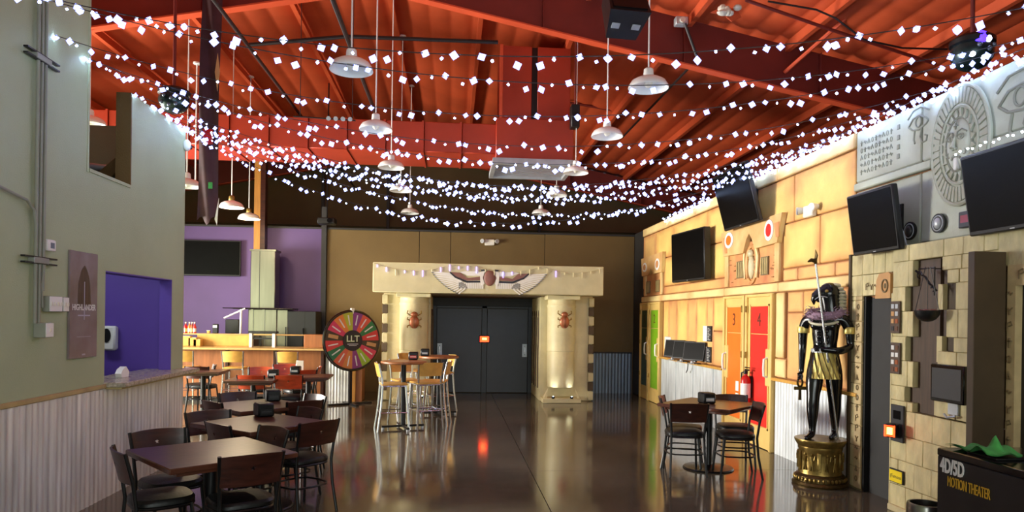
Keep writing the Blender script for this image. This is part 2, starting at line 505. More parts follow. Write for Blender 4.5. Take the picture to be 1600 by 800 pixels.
gp = [(-12, 0), (10, 0), (10, roof_z(10) - .05), (RX, roof_z(RX) - .05), (-12, roof_z(-12) - .05)]
gw = struct(MB().prism(gp, 20.6, 20.75).build('wall_gable', 'wall_brown'))
for z in (2.2, 4.3):
    MB().box(-11.5, 9.5, 20.5, 20.6, z, z + .16).build('girt', 'wall_brown', gw)
for px in (506, 607, 842):
    x = px_x(px, 20.6, 330)
    MB().box(x - .04, x + .04, 20.4, 20.5, 0, fz(x) - .1).build('post', 'wall_black', gw)
struct(MB().box(-12.15, -12, -4, 20.7, 0, roof_z(-12) - .05).build('wall_outer_left', 'wall_brown'))
struct(MB().box(10, 10.15, -4, 20.7, 0, roof_z(10) - .05).build('wall_outer_right', 'wall_brown'))

# ------------------------------------------------------------------ ducts
dk = thing('ceiling_duct', 'long red rectangular air duct crossing below the roof on the left', 'duct', (0, 12.6, 4.3))
zb = at_y(775, 241, 12).z; zt = at_y(775, 194, 12).z
xe = at_y(779, 220, 12).x; x = xe
i = 0
while x > -10.5:
    MB().box(x - .62, x - .004, -.6, .6, zb - 4.3, zt - 4.3, .012).build('duct_section', 'duct_red', dk)
    MB().box(x - .02, x + .012, -.612, .612, zb - 4.312, zt - 4.288).build('joint_flange', 'duct_red', dk)
    x -= .64
px_ = thing('supply_plenum', 'big red square drop duct with a pale grille at its bottom', 'duct', (at_y(835, 200, 11.9).x, 12.5, 4.4))
ox = px_.location.x
xa, xb = at_y(775, 220, 11.9).x - ox, at_y(896, 220, 11.9).x - ox
z0, z1 = at_y(835, 249, 11.9).z - 4.4, at_y(835, 186, 11.9).z - 4.4
MB().box(xa, xb, -.6, .6, z0, z1, .01).build('lower_box', 'duct_red', px_)
xa2, xb2 = at_y(783, 100, 12.05).x - ox, at_y(892, 100, 12.05).x - ox
xm2 = at_y(835, 100, 12.05).x - ox
zt2 = 6.4 - 4.4
MB().box(xa2, xm2 - .04, -.45, .5, z1, zt2, .01).build('riser', 'duct_red', px_)
MB().box(xm2 + .06, xb2, -.45, .5, z1, zt2, .01).build('riser', 'duct_red', px_)
MB().box(xm2 - .04, xm2 + .06, -.40, .45, z1, zt2).build('riser_gap', 'black', px_, label='dark slot between the two risers')
MB().box(xa2 - .02, xa2 + .03, -.5, -.455, z1, zt2).build('angle_iron', 'red_flange', px_)
g = MB()
g.box(xa - .05, xb + .05, -.65, -.58, z0 - .1, z0); g.box(xa - .05, xb + .05, .58, .65, z0 - .1, z0)
g.box(xa - .05, xa + .02, -.58, .58, z0 - .1, z0); g.box(xb - .02, xb + .05, -.58, .58, z0 - .1, z0)
gr = g.build('grille', 'silver_paint', px_)
for q in range(9):
    yy = -.5 + q * .125
    MB().box(xa + .03, xb - .03, yy - .03, yy + .02, z0 - .06, z0 - .045).build('slat', 'silver_paint', gr)

# pipes, rods and cables under the roof
a, b = at_y(543, 57, 11.0), at_y(778, 66, 11.0)
pipe('sprinkler_pipe', [a + Vector((-1.5, 0, -.2)), a, b], .03, 'pipe_black', 'black sprinkler pipe running crosswise to the drop duct', 'pipe')
xx = at_y(520, 0, 7.6)
pipe('sprinkler_pipe', [(xx.x, 5.5, xx.z), (xx.x, 20, xx.z)], .028, 'pipe_black', 'black sprinkler pipe running towards the back wall near the ridge', 'pipe')
xx = at_y(338, 5, 8.2)
pipe('sprinkler_pipe', [(xx.x, 5.5, xx.z), (xx.x, 20, xx.z)], .025, 'pipe_black', 'black pipe running back above the hanging banner', 'pipe')
pipe('brace_rod', [at_y(1070, 36, 9.9), at_y(1090, 92, 10.05)], .022, 'pipe_black', 'short dark brace rod under the beam right of the speaker', 'brace')
pipe('brace_rod', [at_y(1090, 92, 10.4), at_y(972, 215, 15.0)], .02, 'pipe_black', 'long thin diagonal cable brace behind the right pendants', 'brace')
pipe('conduit', [at_y(1165, 0, 8.8), at_y(1300, 47, 8.9), at_y(1462, 100, 9.0)], .022, 'red_steel', 'red painted conduit parallel to the right roof slope', 'pipe')
pipe('flange_brace', [at_y(1354, 0, 9.0), at_y(1226, 113, 10.15)], .03, 'red_flange', 'orange diagonal brace from roof to beam, upper right', 'brace')
pipe('roof_cable', [at_y(1200, 2, 8.6), at_y(1275, 15, 8.6), at_y(1305, 28, 8.6), at_y(1350, 62, 8.6), at_y(1410, 75, 8.6), at_y(1480, 77, 8.6)], .012, 'pipe_black', 'slack black cable drooping under the right roof', 'cable', 6)
pipe('conduit', [at_y(860, 155, 15), at_y(1000, 180, 15.2), at_y(1200, 235, 15.4)], .025, 'red_steel', 'dark red conduit under the far right roof', 'pipe')
tn = thing('torn_insulation', 'torn white insulation patch hanging from the red roof, top right', 'insulation', at_y(1137, 20, 8.5))
mb = MB()
for q in range(7):
    mb.sphere((random.uniform(-.1, .1), random.uniform(-.08, .08), random.uniform(-.1, .06)), (random.uniform(.04, .09), .05, random.uniform(.03, .08)), 8, 6)
mb.build('fluff', 'offwhite', tn)
MB().prism([(-.2, .02), (-.05, .1), (.15, .08), (.2, -.02), (.08, -.08), (-.02, .0)], .06, .075).build('flap', 'red_vinyl', tn)
bx = thing('junction_box', 'grey sensor box on the beam right of the speaker', 'box', at_y(1064, 34, 9.95))
MB().box(-.09, .09, -.06, .06, -.06, .06, .01).build('housing', 'silver_paint', bx)
MB().cyl((0, -.06, 0), (0, -.09, 0), .04).build('lens', 'offwhite', bx)
# ------------------------------------------------------------------ right wall
XR = 4.23
def RW(px, py, X=XR):
    p = at_x(px, py, X); return p.y, p.z
wr = struct(MB().box(XR + .03, XR + .17, -4, YB + .1, 0, 3.72).build('wall_right', 'mural_groove'))
def rp(y0, y1, z0, z1, m, pr=0., name='panel', g=.006, b=.012, label=None):
    return MB().box(XR - pr, XR + .035, min(y0, y1) + g, max(y0, y1) - g, z0 + g, z1 - g, b).build(name, m, wr, label=label)
Y_, C_, T_ = 'mural_yellow', 'mural_cream', 'mural_tan'
cut = [15.42, 13.6, 12.0, 10.64, 8.9, 7.12]
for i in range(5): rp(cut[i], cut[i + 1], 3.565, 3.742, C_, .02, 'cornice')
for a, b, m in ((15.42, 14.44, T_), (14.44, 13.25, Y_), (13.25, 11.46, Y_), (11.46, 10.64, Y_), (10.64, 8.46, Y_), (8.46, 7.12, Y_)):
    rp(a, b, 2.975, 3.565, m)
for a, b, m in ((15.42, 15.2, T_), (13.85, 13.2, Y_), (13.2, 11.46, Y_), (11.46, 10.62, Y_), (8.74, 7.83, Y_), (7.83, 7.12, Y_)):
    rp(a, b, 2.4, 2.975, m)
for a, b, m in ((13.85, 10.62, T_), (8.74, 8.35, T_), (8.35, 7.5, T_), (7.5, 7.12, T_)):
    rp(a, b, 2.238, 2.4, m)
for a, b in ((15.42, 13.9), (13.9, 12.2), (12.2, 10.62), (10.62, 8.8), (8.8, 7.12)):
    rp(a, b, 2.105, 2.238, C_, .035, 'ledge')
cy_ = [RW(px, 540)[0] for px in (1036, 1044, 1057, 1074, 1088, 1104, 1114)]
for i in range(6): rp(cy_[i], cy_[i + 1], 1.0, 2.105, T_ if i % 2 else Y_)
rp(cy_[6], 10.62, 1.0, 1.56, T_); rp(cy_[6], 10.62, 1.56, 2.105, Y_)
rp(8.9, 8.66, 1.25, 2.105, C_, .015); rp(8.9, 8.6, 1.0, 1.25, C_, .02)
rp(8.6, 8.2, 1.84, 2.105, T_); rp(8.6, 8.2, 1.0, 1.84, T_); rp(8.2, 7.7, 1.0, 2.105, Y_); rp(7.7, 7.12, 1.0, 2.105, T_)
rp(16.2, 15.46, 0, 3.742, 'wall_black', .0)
# corrugated wainscot strips with wooden cap
for ya, yb in ((13.94, 10.62), (8.9, 6.95)):
    wc = bpy.data.objects.new('wainscot_right', None); COL.objects.link(wc); struct(wc); wc.location = (XR, ya, 0)
    L = ya - yb; s = 0
    while s < L - .01:
        l = min(.95, L - s)
        corrugated(l, .96).build('metal_sheet', 'galv', wc, (0, -s, 0), RZ_R); s += .95
    MB().box(-.07, .0, -L, 0, .955, .995, .006).build('cap_rail', 'maple', wc)
# grey carved section above the tiled front
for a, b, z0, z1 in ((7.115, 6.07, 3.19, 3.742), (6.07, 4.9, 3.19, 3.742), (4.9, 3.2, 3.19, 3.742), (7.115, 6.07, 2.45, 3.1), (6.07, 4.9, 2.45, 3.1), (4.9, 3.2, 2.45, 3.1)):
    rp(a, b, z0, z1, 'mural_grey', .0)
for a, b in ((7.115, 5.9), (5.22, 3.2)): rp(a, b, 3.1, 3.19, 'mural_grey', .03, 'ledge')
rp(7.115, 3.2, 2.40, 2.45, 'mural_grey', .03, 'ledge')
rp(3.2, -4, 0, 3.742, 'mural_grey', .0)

# carved relief work (things on the wall)
def wall_thing(name, label, cat, Y, Z, X=XR, group=None):
    return thing(name, label, cat, (X, Y, Z), RZ_R, group)
def ell(rx, rz, n=40, y=0., c=(0, 0), a0=0., a1=2 * PI):
    return [(c[0] + rx * math.cos(a0 + (a1 - a0) * i / n), y, c[1] + rz * math.sin(a0 + (a1 - a0) * i / n)) for i in range(n if a1 - a0 > 6.28 else n + 1)]
sn = wall_thing('sun_face_relief', 'large round carved sun face with tongue out on the grey wall', 'relief', 5.555, 3.225)
MB().prism([(p[0], p[2]) for p in ell(.34, .505, 48)], -.02, 0).build('disc', 'mural_grey', sn)
MB().tube(ell(.335, .5, 48, -.02), .018, 6, True).build('outer_ring', 'mural_grey', sn)
MB().tube(ell(.215, .325, 40, -.025), .014, 6, True).build('inner_ring', 'mural_grey', sn)
for i in range(44):
    a = 2 * PI * (i + .5) / 44; da = PI / 44 * .72
    q = []
    for rx, rz, d in ((.235, .352, -1), (.235, .352, 1), (.318, .476, 1), (.318, .476, -1)):
        q.append((rx * math.cos(a + d * da), rz * math.sin(a + d * da)))
    MB().prism(q, -.034, -.02).build('ray', 'mural_grey', sn)
for i in range(20):
    a = 2 * PI * (i + .5) / 20; da = PI / 20 * .8
    q = [(.15 * math.cos(a - da), .235 * math.sin(a - da)), (.15 * math.cos(a + da), .235 * math.sin(a + da)), (.2 * math.cos(a), .305 * math.sin(a))]
    MB().prism(q, -.04, -.02).build('tooth', 'mural_grey', sn)
MB().sphere((0, -.015, 0), (.145, .05, .225), 24, 16).build('face', 'mural_grey', sn)
MB().tube(ell(.148, .23, 36, -.026), .008, 6, True).build('face_rim', 'mural_grey_dark', sn)
for s in (-1, 1):
    e = MB(); e.tube(ell(.036, .022, 16, -.062, (s * .06, .055)), .005, 5, True); e.sphere((s * .06, -.06, .055), (.013, .01, .014), 8, 6)
    e.build('eye', 'mural_grey_dark', sn)
    MB().tube([(s * .018, -.068, .06), (s * .03, -.068, .1), (s * .07, -.06, .115), (s * .11, -.045, .085)], .007, 6).build('eyebrow', 'mural_grey_dark', sn)
    MB().tube(ell(.014, .024, 12, -.05, (s * .088, -.075)), .004, 5, True).build('cheek_mark', 'mural_grey_dark', sn)
    MB().tube([(s * .05, -.058, .02), (s * .09, -.05, .015), (s * .06, -.056, -.02), (s * .1, -.046, -.03)], .004, 5).build('cheek_mark', 'mural_grey_dark', sn)
nz = MB(); nz.tube([(0, -.06, .07), (0, -.078, 0), (0, -.088, -.035)], [.01, .014, .022], 8); nz.sphere((.016, -.07, -.04), .013, 8, 6); nz.sphere((-.016, -.07, -.04), .013, 8, 6)
nz.build('nose', 'mural_grey', sn)
MB().tube([(-.05, -.05, -.12), (-.025, -.062, -.1), (0, -.064, -.098), (.025, -.062, -.1), (.05, -.05, -.12)], .012, 6).build('lip', 'mural_grey_dark', sn)
MB().box(-.024, .024, -.066, -.03, -.215, -.105, .01).build('tongue', 'white', sn, label='pale tongue')
t = MB(); t.box(-.004, .004, -.066, -.05, .125, .175); t.box(-.02, .02, -.066, -.05, .15, .158); t.tube(ell(.011, .015, 10, -.06, (0, .19)), .004, 5, True)
t.build('brow_sign', 'mural_grey_dark', sn)
def eye_relief(label, Y, Z, s):
    e = wall_thing('eye_relief', label, 'relief', Y, Z)
    def tb(p, r=.011): return MB().tube([(a * s, -.004, b * s) for a, b in p], r * s * 1.25, 6)
    tb([(-.2, .02), (-.1, .12), (.05, .14), (.2, .06), (.24, .02)]).build('upper_lid', 'mural_grey_dark', e)
    tb([(-.2, .02), (-.1, -.05), (.05, -.07), (.2, -.02), (.24, .02)]).build('lower_lid', 'mural_grey_dark', e)
    tb([(-.22, .14), (-.1, .24), (.08, .26), (.26, .16)]).build('brow', 'mural_grey_dark', e)
    MB().tube([(x * s, -.004, z * s) for x, _, z in ell(.06, .075, 18, 0, (.02, .045))], .012 * s, 6, True).build('iris', 'mural_grey_dark', e)
    tb([(-.06, -.07), (-.08, -.2), (-.05, -.26)]).build('tear', 'mural_grey_dark', e)
    tb([(.1, -.06), (.06, -.18), (.12, -.28), (.2, -.27), (.22, -.2), (.17, -.18)]).build('curl', 'mural_grey_dark', e)
yz = RW(1434, 196); eye_relief('small carved eye left of the sun face', yz[0], yz[1], .62)
yz = RW(1592, 160); eye_relief('large carved eye at the right edge of the grey wall', yz[0], yz[1], .95)
hg = wall_thing('glyph_relief', 'faint carved rows of glyphs at the left end of the grey wall', 'relief', 6.75, 3.44)
for i in range(5):
    for j in range(9):
        x, z = -.26 + j * .062, .15 - i * .075
        kd = (i * 5 + j * 3) % 4; g = MB()
        if kd == 0: g.box(x - .004, x + .004, -.008, 0, z - .026, z + .026); g.box(x - .02, x + .02, -.008, 0, z + .004, z + .012)
        elif kd == 1: g.tube(ell(.016, .024, 10, -.002, (x, z)), .004, 5, True)
        elif kd == 2: g.tube([(x - .02, -.002, z - .02), (x, -.002, z + .025), (x + .02, -.002, z - .02)], .005, 5)
        else: g.tube([(x - .02, -.002, z), (x - .006, -.002, z + .018), (x + .006, -.002, z - .012), (x + .022, -.002, z + .01)], .005, 5)
        g.build('glyph', 'mural_grey_dark', hg)
for z in (.16, .06, -.03, -.12):
    MB().prism([(.335, z - .022), (.37, z - .022), (.366, z + .022), (.34, z + .022)], -.012, 0).build('glyph', 'mural_grey_dark', hg)

# carved gate heads over the doors
def gate(label, pts, Y0, Y1, zb, ovals, vents, sc):
    yc = (Y0 + Y1) / 2
    t = wall_thing('gate_relief', label, 'relief', yc, 2.24)
    def L(px, py):
        y, z = RW(px, py); return (yc - y, z - 2.24)
    w2 = (Y0 - Y1) / 2
    MB().box(-w2, w2, -.01, .04, .004, zb - 2.24).build('glyph_panel', T_, t)
    for s in (-1, 1):
        MB().box(s * w2 - s * .12, s * w2, -.045, 0, .004, zb - 2.25, .01).build('pilaster', C_, t)
    MB().prism([L(*p) for p in pts], -.075, -.005).build('header', C_, t)
    for (px, py, w, h, m) in ovals:
        x, z = L(px, py)
        o = MB().prism([(p[0], p[2]) for p in ell(w, h, 20, 0, (x, z))], -.085, -.07).build('oval_boss', 'white', t)
        MB().prism([(p[0], p[2]) for p in ell(w * .58, h * .62, 18, 0, (x, z))], -.092, -.08).build('oval_inset', m, o, label='coloured oval inset')
    for px0, px1, py0, py1 in vents:
        a, b = L(px0, py0), L(px1, py1)
        v = MB().box(a[0], b[0], -.03, 0, b[1], a[1]).build('vent', 'glyph', t)
        nn = 4
        for q in range(nn):
            x = a[0] + (b[0] - a[0]) * (q + .5) / nn
            MB().box(x - .02, x + .008, -.04, -.028, b[1] + .015, a[1] - .015).build('vent_bar', 'concrete_trim', v)
    return t, L
g1, L = gate('carved gate head with scarab and two ovals above the orange and red doors',
             [(1134, 365), (1230.5, 332), (1222.5, 379), (1187, 388.5), (1182, 372), (1178, 365), (1174, 374), (1168.5, 396), (1137.5, 401)],
             10.58, 8.78, 2.86, [(1147, 376, .16, .12, 'door_orange'), (1210.5, 360, .13, .14, 'door_red')], [(1154, 1165, 409, 434), (1192, 1203, 402, 429)], 1)
x, z = L(1177, 413)
MB().tube(ell(.17, .26, 28, -.02, (x, z)), .03, 6, True).build('scarab_frame', T_, g1)
MB().tube([(x - .2, -.03, z - .2), (x - .24, -.03, z + .1), (x - .14, -.05, z + .34), (x, -.06, z + .47), (x + .14, -.05, z + .34), (x + .22, -.03, z + .1), (x + .19, -.03, z - .2)], .022, 6).build('arch_band', C_, g1)
sb = MB().sphere((x, -.03, z - .04), (.1, .05, .17), 14, 10).build('scarab', 'portal_pale', g1, label='pale scarab beetle')
MB().sphere((x, -.04, z + .15), (.07, .04, .06), 12, 8).build('scarab_head', 'portal_pale', sb)
MB().box(x - .006, x + .006, -.09, -.05, z - .2, z + .08).build('wing_seam', T_, sb)
for s in (-1, 1):
    for q in (-.1, .02, .12):
        MB().tube([(x + s * .08, -.03, z + q), (x + s * .14, -.03, z + q + .03), (x + s * .13, -.03, z + q - .05)], .01, 5).build('scarab_leg', T_, sb)
for (pa, pb) in (((1140, 372), (1143, 396)), ((1221, 348), (1225, 370))):
    a = L(*pa); b = L(*pb)
    MB().prism([(a[0] - .05, a[1]), (a[0] + .1, a[1]), (b[0] + .02, b[1]), (b[0] - .06, b[1])], -.082, -.07).build('notch_inlay', T_, g1)
for i in range(22):
    x = random.choice([random.uniform(-.78, -.55), random.uniform(-.52, -.3), random.uniform(.2, .38), random.uniform(.62, .78)]); z = random.uniform(.04, .42)
    MB().box(x - .03, x + .03, -.018, 0, z, z + .012).build('glyph', 'mural_groove', g1)
g2, L2 = gate('carved gate head above the two green doors at the far end',
              [(1007, 405), (1041, 393), (1039, 425), (1026, 428), (1022, 420), (1018, 430), (1008, 432)],
              15.2, 13.88, 2.72, [(1033, 413, .16, .12, 'mural_tan'), (1013, 418, .16, .1, 'mural_tan')], [(1012, 1017, 440, 458), (1027, 1032, 438, 456)], 1)

# four numbered doors
def wall_door(num, Y0, Y1, m1, m2, digit, hside, label, hmat='white'):
    d = bpy.data.objects.new('door_%d' % num, None); COL.objects.link(d); struct(d); d['label'] = label
    d.location = (XR, Y0, 0); d.rotation_euler = (0, 0, RZ_R); W = Y0 - Y1
    MB().box(.02, W - .02, -.03, .03, .01, 2.06).build('door_leaf', 'door_cream', d)
    for a, b in ((0, .06), (W - .06, W)): MB().box(a, b, -.06, .03, 0, 2.1, .01).build('door_frame', 'door_cream', d)
    MB().box(.06, W - .06, -.06, .03, 2.06, 2.1, .008).build('door_frame', 'door_cream', d)
    pa, pb = .2 * W, W - .16 * W
    up = MB().box(pa, pb, -.042, -.02, 1.555, 1.93, .006).build('upper_panel', m1, d)
    MB().box(pa, pb, -.042, -.02, .3, 1.545, .006).build('lower_panel', m2, d)
    m = MB(); m.box(pa - .03, pa - .006, -.045, -.02, .27, 1.96); m.box(pb + .006, pb + .03, -.045, -.02, .27, 1.96); m.box(pa - .03, pb + .03, -.045, -.02, 1.936, 1.96); m.box(pa - .03, pb + .03, -.045, -.02, .27, .294)
    m.build('bead', 'door_cream', d)
    text('door_number', digit, .26, 'dark_number', up, ((pa + pb) / 2, -.044, 1.74), sx=.9)
    hx = pb + .02 if hside > 0 else pa - .02
    bpk = MB().box(hx - .07, hx + .07, -.055, -.03, .86, 1.36, .02).build('handle_plate', 'door_cream', d)
    MB().tube([(hx, -.05, .98), (hx, -.1, 1.0), (hx, -.105, 1.1), (hx, -.1, 1.22), (hx, -.05, 1.24)], .016, 8).build('pull_handle', hmat, bpk)
    for z in (.5, 1.2, 1.85):
        q = W - .055 if hside < 0 else .055
        MB().cyl((q, -.065, z), (q, -.065, z + .09), .012, n=8).build('hinge', 'gold', d)
    return d
wall_door(1, 15.46, 14.79, 'door_dark_green', 'door_dark_green', '1', 1, 'dark green panelled door in the far corner')
wall_door(2, 14.77, 13.96, 'door_green', 'door_green', '2', 1, 'bright green panelled door numbered 2')
wall_door(3, 10.6, 9.81, 'door_orange', 'door_orange', '3', -1, 'orange panelled door numbered 3')
wall_door(4, 9.77, 8.92, 'door_red', 'door_red', '4', 1, 'red panelled door numbered 4')

# televisions
def tv(label, px, py, X, w, h, tilt, yaw=0., th=.06, arm=None, name='wall_tv', bracket=True):
    c = at_x(px, py, X)
    t = thing(name, label, 'television', (X, c.y, c.z), RZ_R + yaw)
    M = Matrix.Rotation(tilt, 4, 'X')
    b = MB().box(-w / 2, w / 2, -.03, th - .03, -h / 2, h / 2, .012, M=M).build('housing', 'black', t)
    MB().box(-w / 2 + .025, w / 2 - .025, -.033, -.02, -h / 2 + .035, h / 2 - .025, M=M).build('screen', 'screen', t)
    MB().box(-.02, .02, -.034, -.028, -h / 2 + .012, -h / 2 + .02, M=M).build('status_light', 'silver_paint', t)
    if bracket:
        g = MB(); g.box(-.12, .12, th - .03, th, -.12, .12, M=M); g.tube([(0, th - .01, 0), (0, XR - X - .01, .02)], .025, 8); g.box(-.1, .1, XR - X - .02, XR - X - .001, -.12, .16)
        g.build('wall_bracket', 'metal_black', t)
    return t
tv('flat black television tilted on the wall between carved gate and grey wall', 1366, 346, 4.0, .74, .6, .14)
tv3 = tv('black television with tiny lights along its top, right edge', 1580, 292, 3.98, .86, .62, .15)
for i in range(14):
    MB().sphere((-.42 + i * .064, -.11 - .012 * (i % 2), .325 + .008 * (i % 3)), .008, 6, 4).build('string_bulb', 'bulb_white', tv3)
tv('black television mounted high and tilted down above the carved gate', 1150, 309, 3.95, 1.2, .82, .26)
tv('black television swung out on the far part of the yellow wall', 1076, 400, 4.0, 1.25, .86, 0.03, yaw=.12, th=.12)
# shelf with small monitors and boards on the yellow wall
for i, (px, lab) in enumerate(((1053, 'small black monitor farthest along the wall shelf'), (1067, 'small black monitor in the middle of the wall shelf'), (1084, 'small black monitor nearest the boards on the wall shelf'))):
    c = at_x(px, 545, 4.05)
    t = thing('counter_monitor', lab, 'monitor', (4.06, c.y, .995), RZ_R + .62, 'small monitors on the wall shelf')
    M = Matrix.Translation((0, 0, .21)) @ Matrix.Rotation(-.2, 4, 'X')
    MB().box(-.21, .21, -.02, .02, -.16, .16, .008, M=M).build('housing', 'black', t)
    MB().box(-.195, .195, -.023, -.015, -.14, .145, M=M).build('screen', 'screen', t)
    s = MB(); s.box(-.02, .02, .0, .05, .03, .2); s.box(-.09, .09, -.06, .06, 0, .015); s.build('stand', 'metal_black', t)
    s = MB(); s.sphere((.03, -.1, .03), (.03, .03, .03), 10, 8); s.build('scanner', 'blue_white' if i == 3 else 'silver_paint', t)
cb = tag(MB().tube([(4.17, 12.15, 1.0), (4.14, 12.1, 1.0), (4.13, 12.05, .95), (4.14, 12.1, .86), (4.15, 12.2, .8)], .008, 6).build('monitor_cable', 'black'), 'black cable dangling from the wall shelf over the metal', 'cable')
def board(px0, px1, py0, py1, label):
    a = RW(px0, py0); b = RW(px1, py1)
    t = wall_thing('price_board', label, 'sign', a[0], b[1])
    W, Hh = a[0] - b[0], a[1] - b[1]
    MB().box(0, W * .5, -.03, 0, 0, Hh, .004).build('white_panel', 'white', t)
    d = MB().box(W * .5, W, -.025, 0, 0, Hh, .004).build('dark_panel', 'door_grey', t)
    for q in range(8):
        z = Hh * (.1 + q * .105)
        MB().box(W * .58, W * (.8 + .12 * (q % 3 == 0)), -.027, -.024, z, z + Hh * .03).build('print_line', 'letter_white', d)
board(1101, 1113, 509, 534, 'upper black and white board on the yellow wall')
board(1100, 1112, 541, 567, 'lower black and white board just above the wall shelf')
a = RW(1040, 526); b = RW(1049, 546)
t = wall_thing('notice_sheet', 'white notice sheet at the far end of the wall shelf', 'sign', a[0], b[1])
MB().box(0, a[0] - b[0], -.02, 0, 0, a[1] - b[1], .003).build('sheet', 'white', t)
for q in range(4): MB().box(.06, a[0] - b[0] - .08, -.022, -.019, .06 + q * .06, .066 + q * .06).build('print_line', 'silver_paint', t)
# fire extinguisher
c = RW(1167, 610, 4.12)
t = thing('fire_extinguisher', 'red fire extinguisher with white label hung beside the orange door', 'extinguisher', (4.10, c[0], c[1] - .2), RZ_R)
MB().lathe([(.0, 0), (.06, 0), (.068, .02), (.068, .34), (.05, .39), (.025, .41), (.025, .43)], 18).build('cylinder', 'red_paint', t)
s = MB(); s.lathe([(.028, .43), (.03, .47), (.015, .48)], 12); s.box(-.015, .1, -.012, .012, .48, .5); s.box(-.015, .11, -.012, .012, .515, .53); s.build('valve', 'metal_black', t)
MB().tube([(-.02, 0, .46), (-.09, -.02, .44), (-.1, -.02, .3), (-.085, 0, .16)], .012, 8).build('hose', 'black', t)
MB().lathe([(.0695, .1), (.0695, .3)], 18).build('label_wrap', 'white', t)
MB().box(-.03, .03, .06, .12, .1, .4).build('bracket', 'metal_black', t)
t = thing('inspection_tag', 'white inspection tag hanging on the extinguisher hose', 'tag', (4.03, c[0] + .12, c[1] - .05), RZ_R)
MB().box(-.05, .05, -.006, 0, -.12, .0, .002).build('card', 'white', t); MB().box(-.05, .05, -.006, 0, .03, .17, .002).build('card', 'white', t)
# emergency light
c = RW(1269, 330)
def emergency(label, loc, rz):
    t = thing('emergency_light', label, 'light', loc, rz)
    MB().box(-.11, .11, -.06, 0, -.07, .07, .01).build('housing', 'offwhite', t)
    for s in (-1, 1):
        l = MB().cyl((s * .15, -.02, .03), (s * .17, -.1, .02), .035, .05, 14).build('lamp_head', 'offwhite', t)
        MB().cyl((s * .17, -.1, .02), (s * .172, -.106, .02), .044, .044, 14).build('lens', 'silver_paint', l)
emergency('white twin-head emergency light on the yellow wall', (XR, c[0], c[1]), RZ_R)
c = at_y(765, 372, YB - .02)
emergency('white twin-head emergency light above the entrance portal', (c.x, YB, c.z - .1), 0)
# small fittings on the grey wall
def port(px, py, lab):
    y, z = RW(px, py)
    t = wall_thing('wall_speaker', lab, 'speaker', y, z)
    MB().lathe([(0, 0), (.075, 0), (.085, .012), (.085, .03), (0, .03)], 24, M=Matrix.Rotation(PI / 2, 4, 'X')).build('rim', 'black', t)
    MB().sphere((0, -.028, 0), (.045, .03, .05), 14, 8).build('cone', 'silver_paint' if px > 1440 else 'door_grey', t)
    MB().tube(ell(.065, .065, 20, -.03), .006, 6, True).build('trim_ring', 'silver_paint', t)
port(1425, 361, 'black round wall fixture just right of the tilted television')
port(1470, 349, 'black round wall fixture with silver centre below the sun face')
a = RW(1506, 332); b = RW(1531, 353)
t = wall_thing('score_display', 'grey digital display with dark red window under the sun face', 'display', a[0], b[1])
W, Hh = a[0] - b[0], a[1] - b[1]
MB().box(0, W, -.05, 0, 0, Hh, .006).build('housing', 'door_grey', t)
MB().box(W * .16, W * .82, -.053, -.04, Hh * .3, Hh * .76).build('display_window', 'led_red_off', t)
for px, py, a2 in ((1400, 400, 0), (1567, 360, 0)):
    pass
def cable(label, pts, r=.008, m='black'):
    return tag(MB().tube(pts, r, 6).build('tv_cable', m), label, 'cable')
cable('pale cable hanging behind the tilted television', [at_x(*p, 4.15) for p in ((1404, 345), (1412, 365), (1417, 385), (1421, 405))], .007, 'silver_paint')
cable('left of two thin black wires above the brown pillar', [at_x(*p, 4.1) for p in ((1569, 356), (1564, 372), (1563, 393))], .006)
cable('right of two thin black wires above the brown pillar', [at_x(*p, 4.1) for p in ((1571, 356), (1570, 374), (1566, 394))], .006)

# ------------------------------------------------------------------ tiled front with stepped recess
XF = 4.07
tf = struct(MB().box(XF + .08, XF + .42, 4.9, 6.21, 0, 2.43).build('wall_tiled_front', 'recess_wood'))
rows = [.02, .25, .48, .705, .935, 1.16, 1.385, 1.61, 1.835, 2.06, 2.285, 2.43]
# stepped opening: for each row the solid spans (near edge y, far edge y) on both sides
leftedge = {4: 5.915, 5: 6.02, 6: 5.915, 7: 6.02, 8: 5.915, 9: 5.93, 10: None}
leftedge = {4: 5.915, 5: 6.02, 6: 5.917, 7: 6.02, 8: 5.915, 9: 6.03}
rightedge = {4: 5.6, 5: 5.6, 6: 5.408, 7: 5.497, 8: 5.395, 9: 5.49}
# rows (z) follow the photograph: 1.16..  left steps at 2.285-2.055 (5.93), 2.055-1.832 (6.03), 1.832-1.605 (5.915), 1.605-1.385 (6.02), 1.385-1.155 (5.915), 1.155-1.02 (6.02), 1.02-.93 (5.913)
L_steps = [(2.285, 2.055, 5.93), (2.055, 1.832, 6.03), (1.832, 1.605, 5.915), (1.605, 1.385, 6.02), (1.385, 1.155, 5.915), (1.155, 1.02, 6.02), (1.02, .935, 5.913)]
R_steps = [(2.285, 2.17, 5.555), (2.17, 2.06, 5.49), (2.06, 1.842, 5.395), (1.842, 1.613, 5.497), (1.613, 1.495, 5.407), (1.495, .945, 5.6)]
YE = 6.215
def tile_span(ya, yb, z0, z1, off, base):
    """tiles from far ya to near yb in row z0..z1"""
    y = ya; w0 = .225; first = True
    while y > yb + .004:
        l = (w0 * off if (first and off > 0) else w0); first = False
        y2 = max(yb, y - l)
        if y - y2 > .012:
            MB().box(XF - random.uniform(0, .006), XF + .05, y2 + .0015, y - .0015, z0 + .0015, z1 - .0015, .004).build('tile', 'tile', tf)
        y = y2
bk = MB()
def solid(ya, yb, z0, z1): bk.box(XF + .01, XF + .075, min(ya, yb) + .003, max(ya, yb) - .003, z0, z1)
